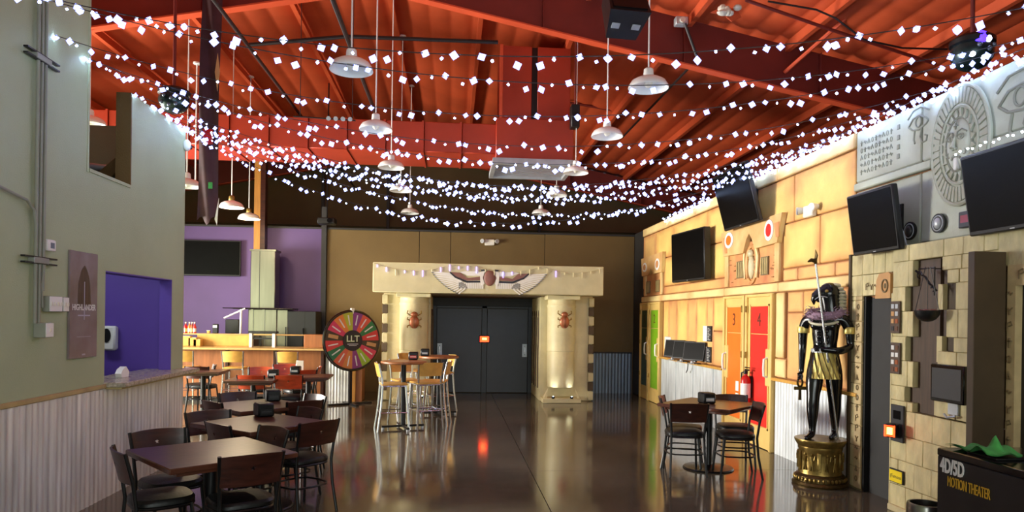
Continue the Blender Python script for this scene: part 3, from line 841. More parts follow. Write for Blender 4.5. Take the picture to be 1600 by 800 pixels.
# full rows below and above the opening
for k, (z0, z1) in enumerate(((.02, .25), (.25, .48), (.48, .705), (.705, .935), (2.285, 2.43))):
    tile_span(YE, 4.95, z0, z1, .5 if k % 2 else 0, 0); solid(YE, 4.95, z0, z1)
for k, (z1, z0, e) in enumerate(L_steps):
    tile_span(YE, e, z0, z1, 0, 0); solid(YE, e, z0, z1)
for k, (z1, z0, e) in enumerate(R_steps):
    if k == 5:
        for q, (a, b) in enumerate(((1.495, 1.385), (1.385, 1.16), (1.16, .945))): tile_span(e - .0, 4.95, b, a, .5 if q % 2 else 0, 0)
    else: tile_span(e, 4.95, z0, z1, .6 if k % 2 else 0, 0)
    solid(e, 4.95, z0, z1)
bk.build('backing', 'tile_joint', tf)
# recess inner pieces: tan slit columns and red-brown shelves
for z0, z1, y0, y1 in ((1.843, 2.058, 5.572, 5.63), (1.40, 1.62, 5.575, 5.64), (.945, 1.24, 5.62, 5.66)):
    MB().box(XF + .02, XF + .078, y0, y1, z0, z1).build('slit_column', 'tile', tf)
MB().box(XF + .06, XF + .079, 5.40, 5.57, 1.5, 2.28).build('recess_back', 'fin_brown', tf)
MB().box(XF + .055, XF + .079, 5.65, 6.03, .94, 2.28).build('recess_back', 'recess_wood', tf)
MB().box(XF - .03, XF + .05, 4.95, YE, 0, .06, .008).build('baseboard', 'portal_stone', tf)
MB().box(XF - .006, XF + .42, YE - .004, YE + .012, 0.02, 2.0).build('corner_bead', 'tile', tf)
# left jamb of the dark doorway and its header
XJ = 4.185
je = struct(MB().box(XJ + .01, XJ + .05, 6.88, 7.1, 0, 2.42).build('wall_tiled_jamb', 'tile_joint'))
MB().box(XJ - .02, XJ + .02, 7.08, 7.115, 0, 2.44).build('edge_strip', 'fin_brown', je)
for k in range(10):
    z0 = .02 + k * .215; z1 = min(z0 + .215, 2.0)
    MB().box(XJ, XJ + .03, 7.0, 7.08, z0 + .002, z1 - .002, .004).build('tile', 'tile', je)
    MB().box(XJ - .01, XJ + .03, 6.88, 6.998, z0 + .002, z1 - .002, .004).build('tile', 'glyph_stone', je, label='carved glyph tile')
for k in range(2):
    for q in range(5):
        ya = 7.08 - q * .19; yb = max(ya - .19, YE)
        if ya > YE: MB().box(XJ - .004, XJ + .03, yb + .002, ya - .002, 2.0 + k * .215, 2.0 + k * .215 + .21, .004).build('tile', 'tile', je)
def glyph_mark(i, x, z, s, y=-.012):
    g = MB(); k = i % 6; r = .006 * s / .04
    if k == 0: g.tube(ell(s * .5, s * .7, 12, y, (x, z)), r, 5, True)
    elif k == 1: g.box(x - r, x + r, y - r, y + r, z - s, z + s); g.box(x - s * .6, x + s * .6, y - r, y + r, z + s * .2, z + s * .2 + 2 * r)
    elif k == 2: g.tube([(x - s * .6, y, z - s), (x - s * .6, y, z + s * .7), (x + s * .3, y, z + s), (x + s * .6, y, z + s * .3), (x - s * .2, y, z)], r, 5)
    elif k == 3: g.tube([(x - s * .7, y, z + s * .5), (x, y, z - s * .2), (x + s * .7, y, z + s * .5)], r, 5); g.box(x - r, x + r, y - r, y + r, z - s, z)
    elif k == 4: g.tube([(x - s * .7, y, z), (x - s * .2, y, z + s * .4), (x + s * .2, y, z - s * .3), (x + s * .7, y, z + s * .2)], r, 5)
    else: g.box(x - s * .5, x + s * .5, y - r, y + r, z - s * .8, z - s * .8 + 2 * r); g.tube([(x - s * .4, y, z - s * .8), (x - s * .1, y, z + s * .8), (x + s * .4, y, z - s * .6)], r, 5)
    return g
for k in range(18):
    glyph_mark(k * 5 + k // 3, 0, 0, .035).build('glyph', 'glyph', je, (XJ - .002, 6.94, .12 + k * .104), RZ_R)
md = thing('eye_medallion', 'tan carved block with a round eye over the dark doorway', 'relief', (XJ - .012, *RW(1387, 447, XJ)), RZ_R)
MB().prism([(-.12, -.12), (.12, -.12), (.12, .11), (.08, .13), (-.06, .12), (-.1, .06)], -.04, 0).build('block', 'medallion', md)
MB().tube(ell(.045, .06, 20, -.045, (.04, .0)), .008, 6, True).build('eye_ring', 'glyph', md); MB().sphere((.04, -.04, 0), (.018, .012, .026), 10, 6).build('pupil', 'glyph', md)
for k in range(3): glyph_mark(k + 2, 0, 0, .035).build('glyph', 'glyph', je, (XJ - .006, 6.78 - .07 * k, 2.09), RZ_R)
# dark doorway between the jamb and the tiled front
dd = bpy.data.objects.new('door_5', None); COL.objects.link(dd); struct(dd); dd['label'] = 'dark open doorway beside the statue'
dd.location = (XR, 6.55, 0)
MB().box(.025, .03, -.34, .33, 0, 1.98).build('shade_panel', 'wall_black', dd)  # thin black sheet standing for the shade inside the doorway
MB().box(-.03, .03, .3, .335, 0, 1.99).build('door_frame', 'black', dd)
MB().box(-.08, .03, -.335, -.3, 0, 1.99).build('door_frame', 'door_grey', dd)
# second doorway at the right edge with a glyph strip
d6 = bpy.data.objects.new('door_6', None); COL.objects.link(d6); struct(d6); d6['label'] = 'dark doorway cut by the right edge'
d6.location = (XF, 4.77, 0)
MB().box(.05, .3, -1.2, .01, 0, 2.01).build('shade_panel', 'black', d6)  # black block in place of the unlit space behind the doorway
MB().box(-.005, .3, .01, .085, 0, 2.16).build('glyph_strip', 'glyph_stone', d6)
MB().box(-.005, .3, -1.2, .01, 2.01, 2.16).build('glyph_strip', 'glyph_stone', d6)
MB().box(.0, .3, -1.2, .18, 2.16, 2.43).build('header', 'tile', d6)
for k in range(16): glyph_mark(k * 7 + 1, 0, 0, .035).build('glyph', 'glyph', d6, (-.002, .05, .15 + k * .12), RZ_R)
for k in range(3): glyph_mark(k + 2, 0, 0, .035).build('glyph', 'glyph', d6, (-.002, -.05 - .1 * k, 2.09), RZ_R)
# brown pillar fin standing out from the wall
pa = at_y(1523.5, 395, 4.86)
fin = tag(MB().box(pa.x, XF - .008, 4.862, 4.93, 0, 2.26, .004).build('pillar_fin', 'fin_brown'), 'tall dark brown flat pillar standing out from the tiled wall', 'pillar')
# ------------------------------------------------------------------ fittings on the tiled front
def f_rect(px0, px1, py0, py1, X=XF):
    a = at_x(px0, py0, X); b = at_x(px1, py1, X); return a.y, b.y, b.z, a.z
def game_panel(label, px0, px1, py0, py1, seed):
    y0, y1, z0, z1 = f_rect(px0, px1, py0, py1)
    t = thing('picture_panel', label, 'panel', (XF - .008, y0, z0), RZ_R)
    W, Hh = y0 - y1, z1 - z0; r = random.Random(seed)
    b = MB().box(0, W, -.015, 0, 0, Hh, .003).build('board', 'recess_wood', t)
    for i in range(4):
        for j in range(2):
            MB().box(W * (.12 + .42 * j), W * (.42 + .42 * j), -.019, -.014, Hh * (.08 + .23 * i), Hh * (.22 + .23 * i)).build('picture', r.choice(['medallion', 'ink', 'copper', 'silver_paint', 'recess_red', 'letter_white']), b)
    return t
game_panel('upper brown picture panel right of the dark doorway', 1395, 1409, 471, 521, 1)
game_panel('lower brown picture panel right of the dark doorway', 1395, 1409, 535, 585, 5)
y0, y1, z0, z1 = f_rect(1396, 1415, 631, 693)
t = thing('card_reader', 'tall dark grey card reader panel on the tiled wall', 'panel', (XF - .008, y0, z0), RZ_R); W, Hh = y0 - y1, z1 - z0
MB().box(0, W, -.02, 0, 0, Hh, .004).build('plate', 'door_grey', t)
MB().box(W * .25, W * .8, -.024, -.018, Hh * .62, Hh * .85).build('screen', 'screen', t)
MB().box(W * .2, W * .75, -.08, -.018, Hh * .12, Hh * .42, .01).build('reader_box', 'black', t)
c = at_x(1391, 673, XF - .14)
t = thing('lit_button', 'glowing red push button box sticking out beside the card reader', 'button', (XF - .14, c.y, c.z), RZ_R + .75)
MB().box(-.045, .045, -.02, .1, -.06, .06, .012).build('housing', 'metal_black', t)
MB().tube([(-.035, -.024, -.045), (.035, -.024, -.045), (.035, -.024, .045), (-.035, -.024, .045)], .012, 6, True).build('light_ring', 'red_glow', t)
MB().box(-.022, .022, -.026, -.018, -.032, .032).build('button_face', 'amber_glow', t)
y0, y1, z0, z1 = f_rect(1392.5, 1414, 738, 757)
t = thing('yellow_sign', 'small yellow framed sign low on the tiled wall', 'sign', (XF - .008, y0, z0 - .01), RZ_R); W, Hh = y0 - y1, .125
MB().box(0, W, -.012, 0, 0, Hh, .003).build('frame', 'black', t)
MB().box(.008, W - .012, -.016, -.01, .008, Hh - .012).build('plate', 'yellow_sign', t)
text('lettering', '(Famous', .046, 'ink', t, (W * .5, -.0165, Hh * .46), ext=.0006)
# framed screen in the niche
y0, y1, z0, z1 = f_rect(1466, 1518, 568, 634)
t = thing('info_screen', 'square black framed screen at the foot of the stepped niche', 'monitor', (XF - .02, (y0 + y1) / 2, (z0 + z1) / 2), RZ_R); W, Hh = y0 - y1, z1 - z0
MB().box(-W / 2, W / 2, -.05, 0, -Hh / 2, Hh / 2, .008).build('housing', 'black_gloss', t)
MB().box(-W / 2 + .025, W / 2 - .025, -.053, -.04, -Hh / 2 + .03, Hh / 2 - .03).build('screen', 'door_grey', t)
s = MB(); s.box(-.05, .07, 0, .03, -Hh / 2 - .1, -Hh / 2, .005); s.tube([(-.06, -.02, -Hh / 2 - .1), (0, -.04, -Hh / 2 - .12), (.07, -.02, -Hh / 2 - .1)], .01, 6); s.build('mount', 'silver_paint', t)
# hanging basket on scroll bracket
pb_ = at_x(1464, 415, XF + .02)
t = thing('plant_bracket', 'black wrought iron scroll bracket in the niche', 'bracket', (XF - .06, at_x(1471, 425, XF).y, 2.12), RZ_R)
g = MB(); g.box(-.004, .004, -.004, .004, -.16, .08); g.box(-.004, .004, 0, .12, .06, .068); g.tube([(0, 0, .07), (-.2, 0, .075)], .006, 6)
g.tube([(0, .02, -.12), (-.06, .0, -.06), (-.1, -.01, 0), (-.16, -.02, .03), (-.2, -.03, .06)], .009, 6)
g.tube([(-.16 + .03 * math.cos(a / 3), -.02, .02 + .03 * math.sin(a / 3)) for a in range(15)], .006, 5)
g.tube([(-.02 - .025 * math.cos(a / 3), 0, -.1 + .025 * math.sin(a / 3)) for a in range(15)], .006, 5)
g.build('scroll', 'metal_black', t)
t = thing('hanging_basket', 'dark bowl-shaped hanging basket on thin chains in the niche', 'basket', (XF - .115, at_x(1448, 485, XF - .12).y, at_x(1448, 503, XF - .12).z), RZ_R)
MB().lathe([(0, 0), (.035, .005), (.065, .022), (.09, .055), (.1, .095), (.096, .095), (.083, .055), (.06, .03), (0, .018)], 24).build('bowl', 'black', t)
for k in range(3):
    a = k * 2.1 + .4
    MB().tube([(.098 * math.cos(a), .098 * math.sin(a), .095), (.02 * math.cos(a), .02 * math.sin(a), .46)], .003, 5).build('chain', 'metal_black', t)
g = MB()
for k in range(9): g.sphere((random.uniform(-.06, .06), random.uniform(-.05, .05), .09), (.025, .025, .018), 7, 5)
g.build('petals', 'plum', t, label='dusky pink dried petals')
# ------------------------------------------------------------------ counter kiosk with lettering, cloth, bin
k0 = at_z(1465, 699, 1.06)
ks = thing('ticket_counter', 'black counter lettered 4D/5D motion theater, bottom right', 'counter', (k0.x, k0.y, 0), RZ_R)
MB().box(0, 2.6, 0, .6, .05, 1.02, .004).build('body', 'black', ks)
MB().box(-.0, 2.6, -.005, .62, 1.02, 1.06, .006).build('top', 'black_gloss', ks)
MB().box(.02, 2.6, .02, .58, 0, .05).build('plinth', 'metal_black', ks)
def on_counter(px, py):
    d = at_x(px, py, k0.x); return k0.y - d.y, d.z
x, z = on_counter(1470, 726)
text('lettering_line', '4D/5D', .105, 'letter_white', ks, (x, -.003, z), ext=.0015, bold=.003, sx=.6, align='LEFT')
x, z = on_counter(1481, 752)
text('lettering_line', 'MOTION THEATER', .075, 'gold_letter', ks, (x, -.003, z), ext=.0015, sx=.46, align='LEFT')
t = thing('green_cloth', 'crumpled green cloth lying on the black counter', 'cloth', (k0.x, k0.y, 1.06), RZ_R)
vs = []; fs = []; N = 22
for i in range(N + 1):
    for j in range(N + 1):
        u, v = i / N, j / N
        x = .02 + .33 * u + .02 * math.sin(4 * v); y = .02 + .2 * v + .02 * math.sin(5 * u)
        z = .02 + .012 * math.sin(9 * u + 3 * v) * math.cos(7 * v) + .075 * math.exp(-((u - .72) ** 2 + (v - .45) ** 2) / .012) + .03 * math.exp(-((u - .75) ** 2) / .05)
        vs.append((x, y, z)); 
for i in range(N):
    for j in range(N):
        a = i * (N + 1) + j; fs.append((a, a + 1, a + N + 2, a + N + 1))
m_ = MB(); m_.add(vs, fs); m_.add([(a, b, c - .006) for a, b, c in vs], [f[::-1] for f in fs]); m_.build('folded_fabric', 'cloth_green', t)
t = thing('tablet', 'black tablet on the counter beneath the green cloth', 'tablet', (k0.x, k0.y, 1.06), RZ_R)
MB().box(.16, .36, .04, .2, .0, .012, .003).build('case', 'black_gloss', t); MB().box(.17, .35, .05, .19, .012, .0135).build('screen', 'screen', t)
t = thing('printer', 'low black box at the back of the counter', 'box', (k0.x, k0.y, 1.06), RZ_R)
MB().box(.44, .62, .3, .5, 0, .07, .01).build('case', 'black', t); MB().box(.46, .6, .295, .3, .03, .04).build('slot', 'silver_paint', t)
c = at_z(1447, 786, .66)
t = thing('waste_bin', 'small round stainless waste bin beside the black counter', 'bin', (c.x, c.y, 0))
MB().lathe([(0, 0), (.09, 0), (.1, .02), (.1, .5)], 28).build('shell', 'metal_black', t)
MB().lathe([(.101, .5), (.104, .51), (.104, .645), (.098, .66), (.085, .66), (.085, .6), (.101, .5)], 28).build('steel_rim', 'steel', t)
MB().lathe([(.0, .6), (.085, .602)], 28).build('inner_lid', 'black', t)

# ------------------------------------------------------------------ falcon statue
pc = at_y(1291, 700, 7.36)
SX, SY = 3.925, 7.2
t = thing('pedestal', 'round antique gold pedestal with carved figures under the black statue', 'pedestal', (SX, SY, 0), 0)
MB().lathe([(0, 0), (.275, 0), (.28, .02), (.265, .045), (.25, .05), (.25, .10), (.235, .115), (.22, .125)], 40).build('base', 'gold_dark', t)
MB().lathe([(.22, .12), (.215, .15), (.215, .37), (.222, .385), (.222, .41), (.232, .42), (.252, .455), (.26, .475), (.258, .487), (0, .487)], 40).build('drum', 'gold', t)
for k in range(36):
    a = 2 * PI * k / 36
    MB().sphere((.253 * math.cos(a), .253 * math.sin(a), .075), (.016, .016, .022), 6, 5).build('bead', 'gold', t)
for k in range(18):
    a = 2 * PI * k / 18
    M = Matrix.Rotation(a, 4, 'Z') @ Matrix.Translation((.22, 0, .26)) @ Matrix.Rotation(PI / 2, 4, 'Z')
    g = MB()
    if k % 3 == 0:
        g.box(-.02, .02, -.012, .006, -.1, .1, .004, M=M); g.box(-.012, .012, -.018, .0, -.07, .07, .003, M=M)
    else:
        s = 1 if k % 2 else -1
        g.sphere((0, -.004, .075), (.012, .012, .016), 7, 5, M=M)
        g.tube([(0, -.003, .06), (0, -.004, .0)], [.016, .012], 6, M=M)
        g.tube([(0, -.003, .0), (-.014, -.003, -.09)], .007, 5, M=M); g.tube([(0, -.003, .0), (.014, -.003, -.09)], .007, 5, M=M)
        g.tube([(0, -.004, .045), (s * .026, -.004, .02), (s * .034, -.004, .07)], .005, 5, M=M)
    g.build('carved_figure', 'gold', t)
# body: facing left of the picture, half towards the camera
st = thing('falcon_statue', 'glossy black falcon-headed statue with gold kilt on the round pedestal', 'statue', (SX + .05, SY + .02, .487), 0)
st.rotation_euler = (0, 0, math.radians(-45))
# local: x = statue's own left, -y = forward
def skin(name, chains, m, parent, sub=2, extra=None):
    """chains: list of lists of (pos, radius); the first point of each chain may be an index ('#', i) of an earlier vertex"""
    me = bpy.data.meshes.new(name); V = []; R = []; E = []
    for ch in chains:
        prev = None
        for it in ch:
            if it[0] == '#': prev = it[1]; continue
            V.append(it[0]); R.append(it[1]); i = len(V) - 1
            if prev is not None: E.append((prev, i))
            prev = i
    me.from_pydata(V, E, []); me.update()
    o = link(name, me, parent)
    mod = o.modifiers.new('skin', 'SKIN'); mod.use_smooth_shade = True
    if not me.skin_vertices:
        bpy.context.view_layer.objects.active = o
    for i, d in enumerate(me.skin_vertices[0].data):
        r = R[i]; d.radius = r if isinstance(r, tuple) else (r, r)
        d.use_root = (i == 0)
    ss = o.modifiers.new('sub', 'SUBSURF'); ss.levels = sub; ss.render_levels = sub
    dg = bpy.context.evaluated_depsgraph_get()
    me2 = bpy.data.meshes.new_from_object(o.evaluated_get(dg))
    o.modifiers.clear(); o.data = me2; me2.materials.clear(); me2.materials.append(MATS[m])
    for p in me2.polygons: p.use_smooth = True
    return o
K = .985
def S(x, y, z): return (x * K, y * K, z * K)
# vertex order: 0 pelvis
chains = [
    [(S(0, 0, .86), (.13, .10)), (S(0, 0, .98), (.115, .085)), (S(0, -.005, 1.10), (.15, .10)), (S(0, 0, 1.22), (.185, .115)), (S(0, .01, 1.31), (.15, .09)), (S(0, 0, 1.40), (.065, .065))],   # 0..5
    [('#', 0), (S(.085, 0, .80), .1), (S(.09, .03, .62), .1), (S(.09, .05, .45), .07), (S(.09, .07, .33), .07), (S(.085, .10, .10), .037), (S(.085, .09, .045), .04), (S(.09, 0, .028), .034), (S(.095, -.09, .02), .026)],
    [('#', 0), (S(-.085, -.02, .80), .1), (S(-.085, -.07, .62), .1), (S(-.085, -.11, .45), .07), (S(-.085, -.12, .33), .07), (S(-.085, -.12, .10), .037), (S(-.085, -.13, .045), .04), (S(-.09, -.22, .028), .034), (S(-.095, -.31, .02), .026)],
    [('#', 4), (S(.2, .01, 1.28), .068), (S(.245, .03, 1.16), .055), (S(.25, .04, 1.0), .046), (S(.18, -.09, .95), .042), (S(.05, -.16, .965), .034), (S(.0, -.175, .97), .032)],
    [('#', 4), (S(-.2, .01, 1.28), .068), (S(-.245, .03, 1.16), .055), (S(-.25, .04, .99), .046), (S(-.245, .01, .85), .038), (S(-.24, -.02, .74), .03), (S(-.238, -.03, .68), .032)],
]
skin('body', chains, 'statue_black', st)
# head: falcon, turned a little to the statue's right
M = Matrix.Translation(S(.03, .02, 1.475)) @ Matrix.Rotation(math.radians(-56), 4, 'Z') @ Matrix.Scale(1.2, 4)
h = MB()
h.sphere((0, 0, .075), (.085, .095, .10), 18, 12, M=M)
h.tube([(0, .02, -.09), (0, .01, -.02), (0, .0, .05)], [.085, .082, .088], 14, M=M)
h.tube([(0, -.04, .08), (0, -.085, .072), (0, -.118, .05), (0, -.135, .012), (0, -.13, -.025)], [.07, .055, .04, .022, .005], 12, M=M)
h.tube([(0, -.05, .035), (0, -.085, .025), (0, -.108, .01)], [.05, .034, .014], 10, M=M)
hd = h.build('head', 'statue_black', st)
g = MB()
for s in (-1, 1):
    g.tube([(s * .078, -.04, .04), (s * .062, -.075, .05), (s * .045, -.105, .045), (s * .026, -.13, .022)], .004, 5, M=M)
g.build('beak_line', 'silver_paint', hd, label='pale line along the beak')
for s in (-1, 1):
    e = MB(); e.sphere((s * .072, -.045, .095), (.012, .017, .015), 10, 8, M=M); e.build('eye', 'gold', hd)
# striped headcloth down the back of the head
for k in range(10):
    z = .15 - k * .03; y = .02 + .075 * math.sin(min(1, (k + 1) / 4) * PI / 2)
    w = .05 + .03 * min(1, k / 3)
    MB().sphere((0, y, z), (w, .05, .021), 14, 6, M=M).build('headcloth_band', 'nemes', hd)
    MB().tube([(w * .97 * math.cos(a_), y + .049 * math.sin(a_), z - .015) for a_ in [PI * q / 8 for q in range(9)]], .003, 5, M=M).build('headcloth_stripe', 'metal_blue', hd)
# collar garland
rnd = random.Random(3); g = MB()
for k in range(700):
    a = rnd.uniform(0, 2 * PI); q = rnd.gauss(.01, .026)
    cx, cy, cz = (.15 + q) * math.cos(a), (.115 + q) * math.sin(a) - .01, 1.335 + .03 * math.sin(a) + rnd.gauss(0, .03)
    d = Vector((math.cos(a) + rnd.uniform(-.8, .8), math.sin(a) + rnd.uniform(-.8, .8), rnd.uniform(-.8, .8))).normalized() * rnd.uniform(.025, .055)
    p = Vector((cx, cy, cz)); sd = d.orthogonal().normalized() * .006
    g.add([p - sd, p + sd, p + d], [(0, 1, 2)])
g.tube([(.15 * math.cos(2 * PI * i / 24), .115 * math.sin(2 * PI * i / 24) - .01, 1.33 + .03 * math.sin(2 * PI * i / 24)) for i in range(24)], .042, 8, True)
ga = g.build('feather_garland', 'lei', st, label='fluffy mauve garland round the neck'); ga['kind'] = 'stuff'
g = MB()
g.tube([(.155 * math.cos(2 * PI * i / 24), .125 * math.sin(2 * PI * i / 24) - .02, 1.262 + .05 * math.sin(2 * PI * i / 24)) for i in range(24)], .014, 6, True)
g.build('collar_chain', 'nemes', st)
for s in (-1, 1):
    MB().lathe([(.062, -.035), (.064, -.03), (.064, .03), (.062, .035)], 16, c=S(s * .24, .028, 1.17)).build('arm_band', 'gold_cloth', st, label='gold arm band')
for z in (1.16, 1.10, 1.04):
    for s in (-1, 1):
        MB().sphere(S(s * .035, -.085, z), (.03, .02, .026), 10, 6).build('abdomen_muscle', 'statue_black', st)
for s in (-1, 1): MB().sphere(S(s * .07, -.075, 1.215), (.065, .035, .045), 12, 8).build('chest_muscle', 'statue_black', st)
# kilt with belt
vs = []; fs = []; n = 48; lv = 7
for j in range(lv):
    f = j / (lv - 1)
    for i in range(n):
        a = 2 * PI * i / n; rp_ = .006 * math.cos(i * PI) * f
        rx = .132 + .035 * f + rp_; ry = .112 + .035 * f + rp_
        zz = .95 - .30 * f + (.05 * f if abs(math.sin(a / 2 + PI / 4)) > .95 else 0)
        vs.append(S(rx * math.cos(a), ry * math.sin(a) - .03 * f, zz))
for j in range(lv - 1):
    for i in range(n): fs.append((j * n + i, j * n + (i + 1) % n, (j + 1) * n + (i + 1) % n, (j + 1) * n + i))
m_ = MB(); m_.add(vs, fs); kt = m_.build('kilt', 'gold_cloth', st, label='pleated gold kilt')
for k in range(9):
    a0 = PI + .15 + k * .36
    pts_ = []
    for q in range(7):
        f = q / 6; a = a0 + .7 * f
        pts_.append(S((.138 + .037 * f) * math.cos(a), (.118 + .037 * f) * math.sin(a) - .03 * f, .945 - .29 * f))
    MB().tube(pts_, .006, 5).build('dark_stripe', 'gold_dark', kt)
MB().lathe([(.136, -.02), (.142, -.015), (.142, .02), (.134, .025)], 28, c=S(0, 0, .945), ey=.86).build('belt', 'silver_paint', st)
# hands holding staff and looped cross
def hand(side, c, M):
    h = MB(); h.sphere((0, 0, 0), (.024, .032, .036), 10, 8, M=M)
    for k in range(4):
        z = .024 - k * .016
        h.tube([(.012, -.022, z), (.0, -.046, z), (-.022, -.046, z - .002), (-.03, -.026, z - .003)], [.0095, .009, .0085, .007], 6, M=M)
    h.tube([(.0, .018, .03), (-.022, .0, .036), (-.03, -.02, .03)], [.011, .010, .008], 6, M=M)
    return h
hand(1, None, Matrix.Translation(S(-.03, -.18, .975)) @ Matrix.Rotation(.5, 4, 'Z')).build('hand', 'statue_black', st)
hand(-1, None, Matrix.Translation(S(-.238, -.035, .655)) @ Matrix.Rotation(.2, 4, 'Z')).build('hand', 'statue_black', st)
# staff: from the foot on the pedestal up past the head, leaning left in the picture
hw = st.matrix_basis @ Vector(S(-.03, -.217, .975))
Yh = hw.y
top = at_y(1274, 408, Yh - .02); bot = at_y(1309.5, 684, Yh + .02)
bot.z = .4875
sf = thing('staff', 'long thin silver staff with a forked animal head held by the statue', 'staff', bot)
d = top - bot
MB().tube([(0, 0, 0), d * .5, d], .0115, 10).build('shaft', 'metal_silver', sf)
h = MB(); u = d.normalized()
p = d
h.tube([p - u * .03, p + u * .03], [.017, .02], 8)
h.tube([p + Vector((0, 0, .0)), p + Vector((-.05, -.01, .01)), p + Vector((-.09, -.02, -.01))], [.024, .02, .008], 8)
h.tube([p + Vector((.0, 0, .0)), p + Vector((.012, 0, .06)), p + Vector((.0, 0, .12))], [.022, .024, .004], 8, sx=.6)
h.build('forked_head', 'gold_dark', sf)
ak_c = st.matrix_basis @ Vector(S(-.24, -.06, .60))
ak = thing('looped_cross', 'small dark gold looped cross hanging from the statue hand', 'ornament', (ak_c.x, ak_c.y, ak_c.z - .2), 0)
g = MB(); g.prism([(-.014, 0), (.014, 0), (.01, .12), (-.01, .12)], -.01, .01); g.prism([(-.065, .11), (-.065, .145), (.065, .145), (.065, .11)], -.01, .01)
g.tube(ell(.028, .045, 18, 0, (0, .19)), .011, 8, True); g.build('cross', 'gold_dark', ak)
g = MB(); g.prism([(-.055, .114), (-.055, .14), (.055, .14), (.055, .114)], -.012, -.009); g.build('cross_inlay', 'gold', ak)

# ------------------------------------------------------------------ things on the left wall
def wall_l(name, label, cat, y, z, X=XL, group=None): return thing(name, label, cat, (X, y, z), RZ_L, group)
cn = wall_l('conduit_run', 'three parallel grey conduit pipes running up the left wall with clamps', 'conduit', 5.70, 1.63)
for k, (dx, top) in enumerate(((-.05, 4.9), (0, 4.9), (.05, 4.9))):
    if k == 0: MB().tube([(dx, -.03, .0), (dx, -.03, .75), (dx - .03, -.03, .86), (dx - .12, -.03, .92), (dx - .5, -.03, .97), (dx - 1.6, -.03, 1.05), (dx - 6.5, -.03, 1.4)], .011, 8).build('pipe', 'mural_grey_dark', cn)
    MB().tube([(dx, -.03, 0 if k < 2 else .25), (dx, -.03, top)], .012 if k else .013, 8).build('pipe', 'mural_grey_dark', cn)
MB().tube([(.05, -.03, .6), (.06, -.035, .45), (.03, -.03, .3), (.045, -.03, .12)], .009, 8).build('flexible_pipe', 'mural_grey_dark', cn)
for z in (.48, 2.03):
    for dz in (-.025, .02):
        MB().box(-.21, .22, -.045, -.012, z + dz, z + dz + .012).build('strut_channel', 'metal_black', cn)
    MB().box(-.1, .1, -.05, 0, z - .02, z + .025, .004).build('clamp', 'mural_grey_dark', cn)
def elec(label, y0, y1, z0, z1, gang, depth=.05):
    t = wall_l('switch_plate', label, 'switch', y0, z0)
    MB().box(0, y1 - y0, -depth, 0, 0, z1 - z0, .006).build('box', 'mural_grey_dark', t)
    MB().box(.004, y1 - y0 - .004, -depth - .006, -depth, .004, z1 - z0 - .004, .002).build('plate', 'white', t)
    for g_ in range(gang):
        x = (y1 - y0) * (g_ + .5) / gang
        MB().box(x - .007, x + .007, -depth - .014, -depth - .005, (z1 - z0) * .38, (z1 - z0) * .62, .002).build('toggle', 'offwhite', t)
elec('white four-gang switch plate right of the conduit', 5.80, 5.985, 1.72, 1.845, 4)
elec('narrow white two-gang switch plate next to the four-gang plate', 5.995, 6.085, 1.722, 1.842, 2)
elec('small white switch box at the foot of the conduit', 5.68, 5.79, 1.52, 1.635, 1, .09)
t = wall_l('thermostat', 'small white square thermostat beside the conduit', 'thermostat', 5.87, 2.245)
MB().box(-.06, .06, -.03, 0, -.045, .045, .008).build('case', 'white', t); MB().box(-.02, .03, -.033, -.028, -.022, .022).build('display', 'metal_blue', t)
t = wall_l('poster', 'tall brown poster lettered Highlander on the left wall', 'poster', 6.16, 1.325)
W, Hh = .455, .915
MB().box(0, W, -.02, 0, 0, Hh, .003).build('panel', 'poster', t)
MB().prism([(W * .5 + a * W, Hh * .48 + b) for a, b in ((-.24, 0), (-.22, .2), (-.12, .31), (-.06, .34), (0, .36), (.06, .34), (.12, .31), (.22, .2), (.24, 0))], -.0215, -.0195).build('figure_print', 'recess_wood', t, label='dark hooded figure print')
MB().prism([(W * .5 - .006, Hh * .36), (W * .5 + .006, Hh * .36), (W * .5 + .004, Hh * .72), (W * .5 - .004, Hh * .72)], -.0235, -.021).build('sword_print', 'poster_pale', t)
text('lettering', 'HIGHLANDER', .072, 'letter_white', t, (W * .5, -.0215, Hh * .475), ext=.0008, sx=.86, bold=.0015)
MB().box(W * .28, W * .72, -.0215, -.0195, Hh * .395, Hh * .408).build('print_line', 'poster_pale', t)
MB().box(W * .25, W * .75, -.0215, -.0195, Hh * .2, Hh * .203).build('rule_line', 'poster_pale', t)
MB().box(W * .44, W * .56, -.0215, -.0195, Hh * .025, Hh * .04).build('print_line', 'poster_pale', t)
c = at_y(174, 528, 8.49)
t = thing('soap_dispenser', 'white and black soap dispenser on the purple booth wall', 'dispenser', (c.x, 8.5, c.z), 0)
MB().box(-.08, .08, -.1, 0, -.14, .14, .02).build('case', 'white', t)
MB().prism([(p[0], p[2]) for p in ell(.045, .08, 20, 0, (-.01, .03))], -.108, -.09).build('window', 'black', t)
c = at_z(191, 590, 1.075)
t = thing('tissue', 'folded white tissue standing on the granite ledge', 'tissue', (XL - .09, at_x(191, 585, XL - .09).y, 1.076), RZ_L)
MB().prism([(-.07, 0), (.07, 0), (.085, .05), (.02, .105), (-.05, .08), (-.09, .04)], -.03, .03).build('folded_sheet', 'white', t)
t = thing('security_camera', 'small white dome camera on the end of the left wall', 'camera', (XL, 8.66, 3.72), RZ_L)
MB().sphere((0, -.03, 0), (.045, .045, .07), 14, 10).build('dome', 'white', t); MB().sphere((.02, -.065, -.02), (.022, .02, .026), 10, 8).build('lens', 'black', t)
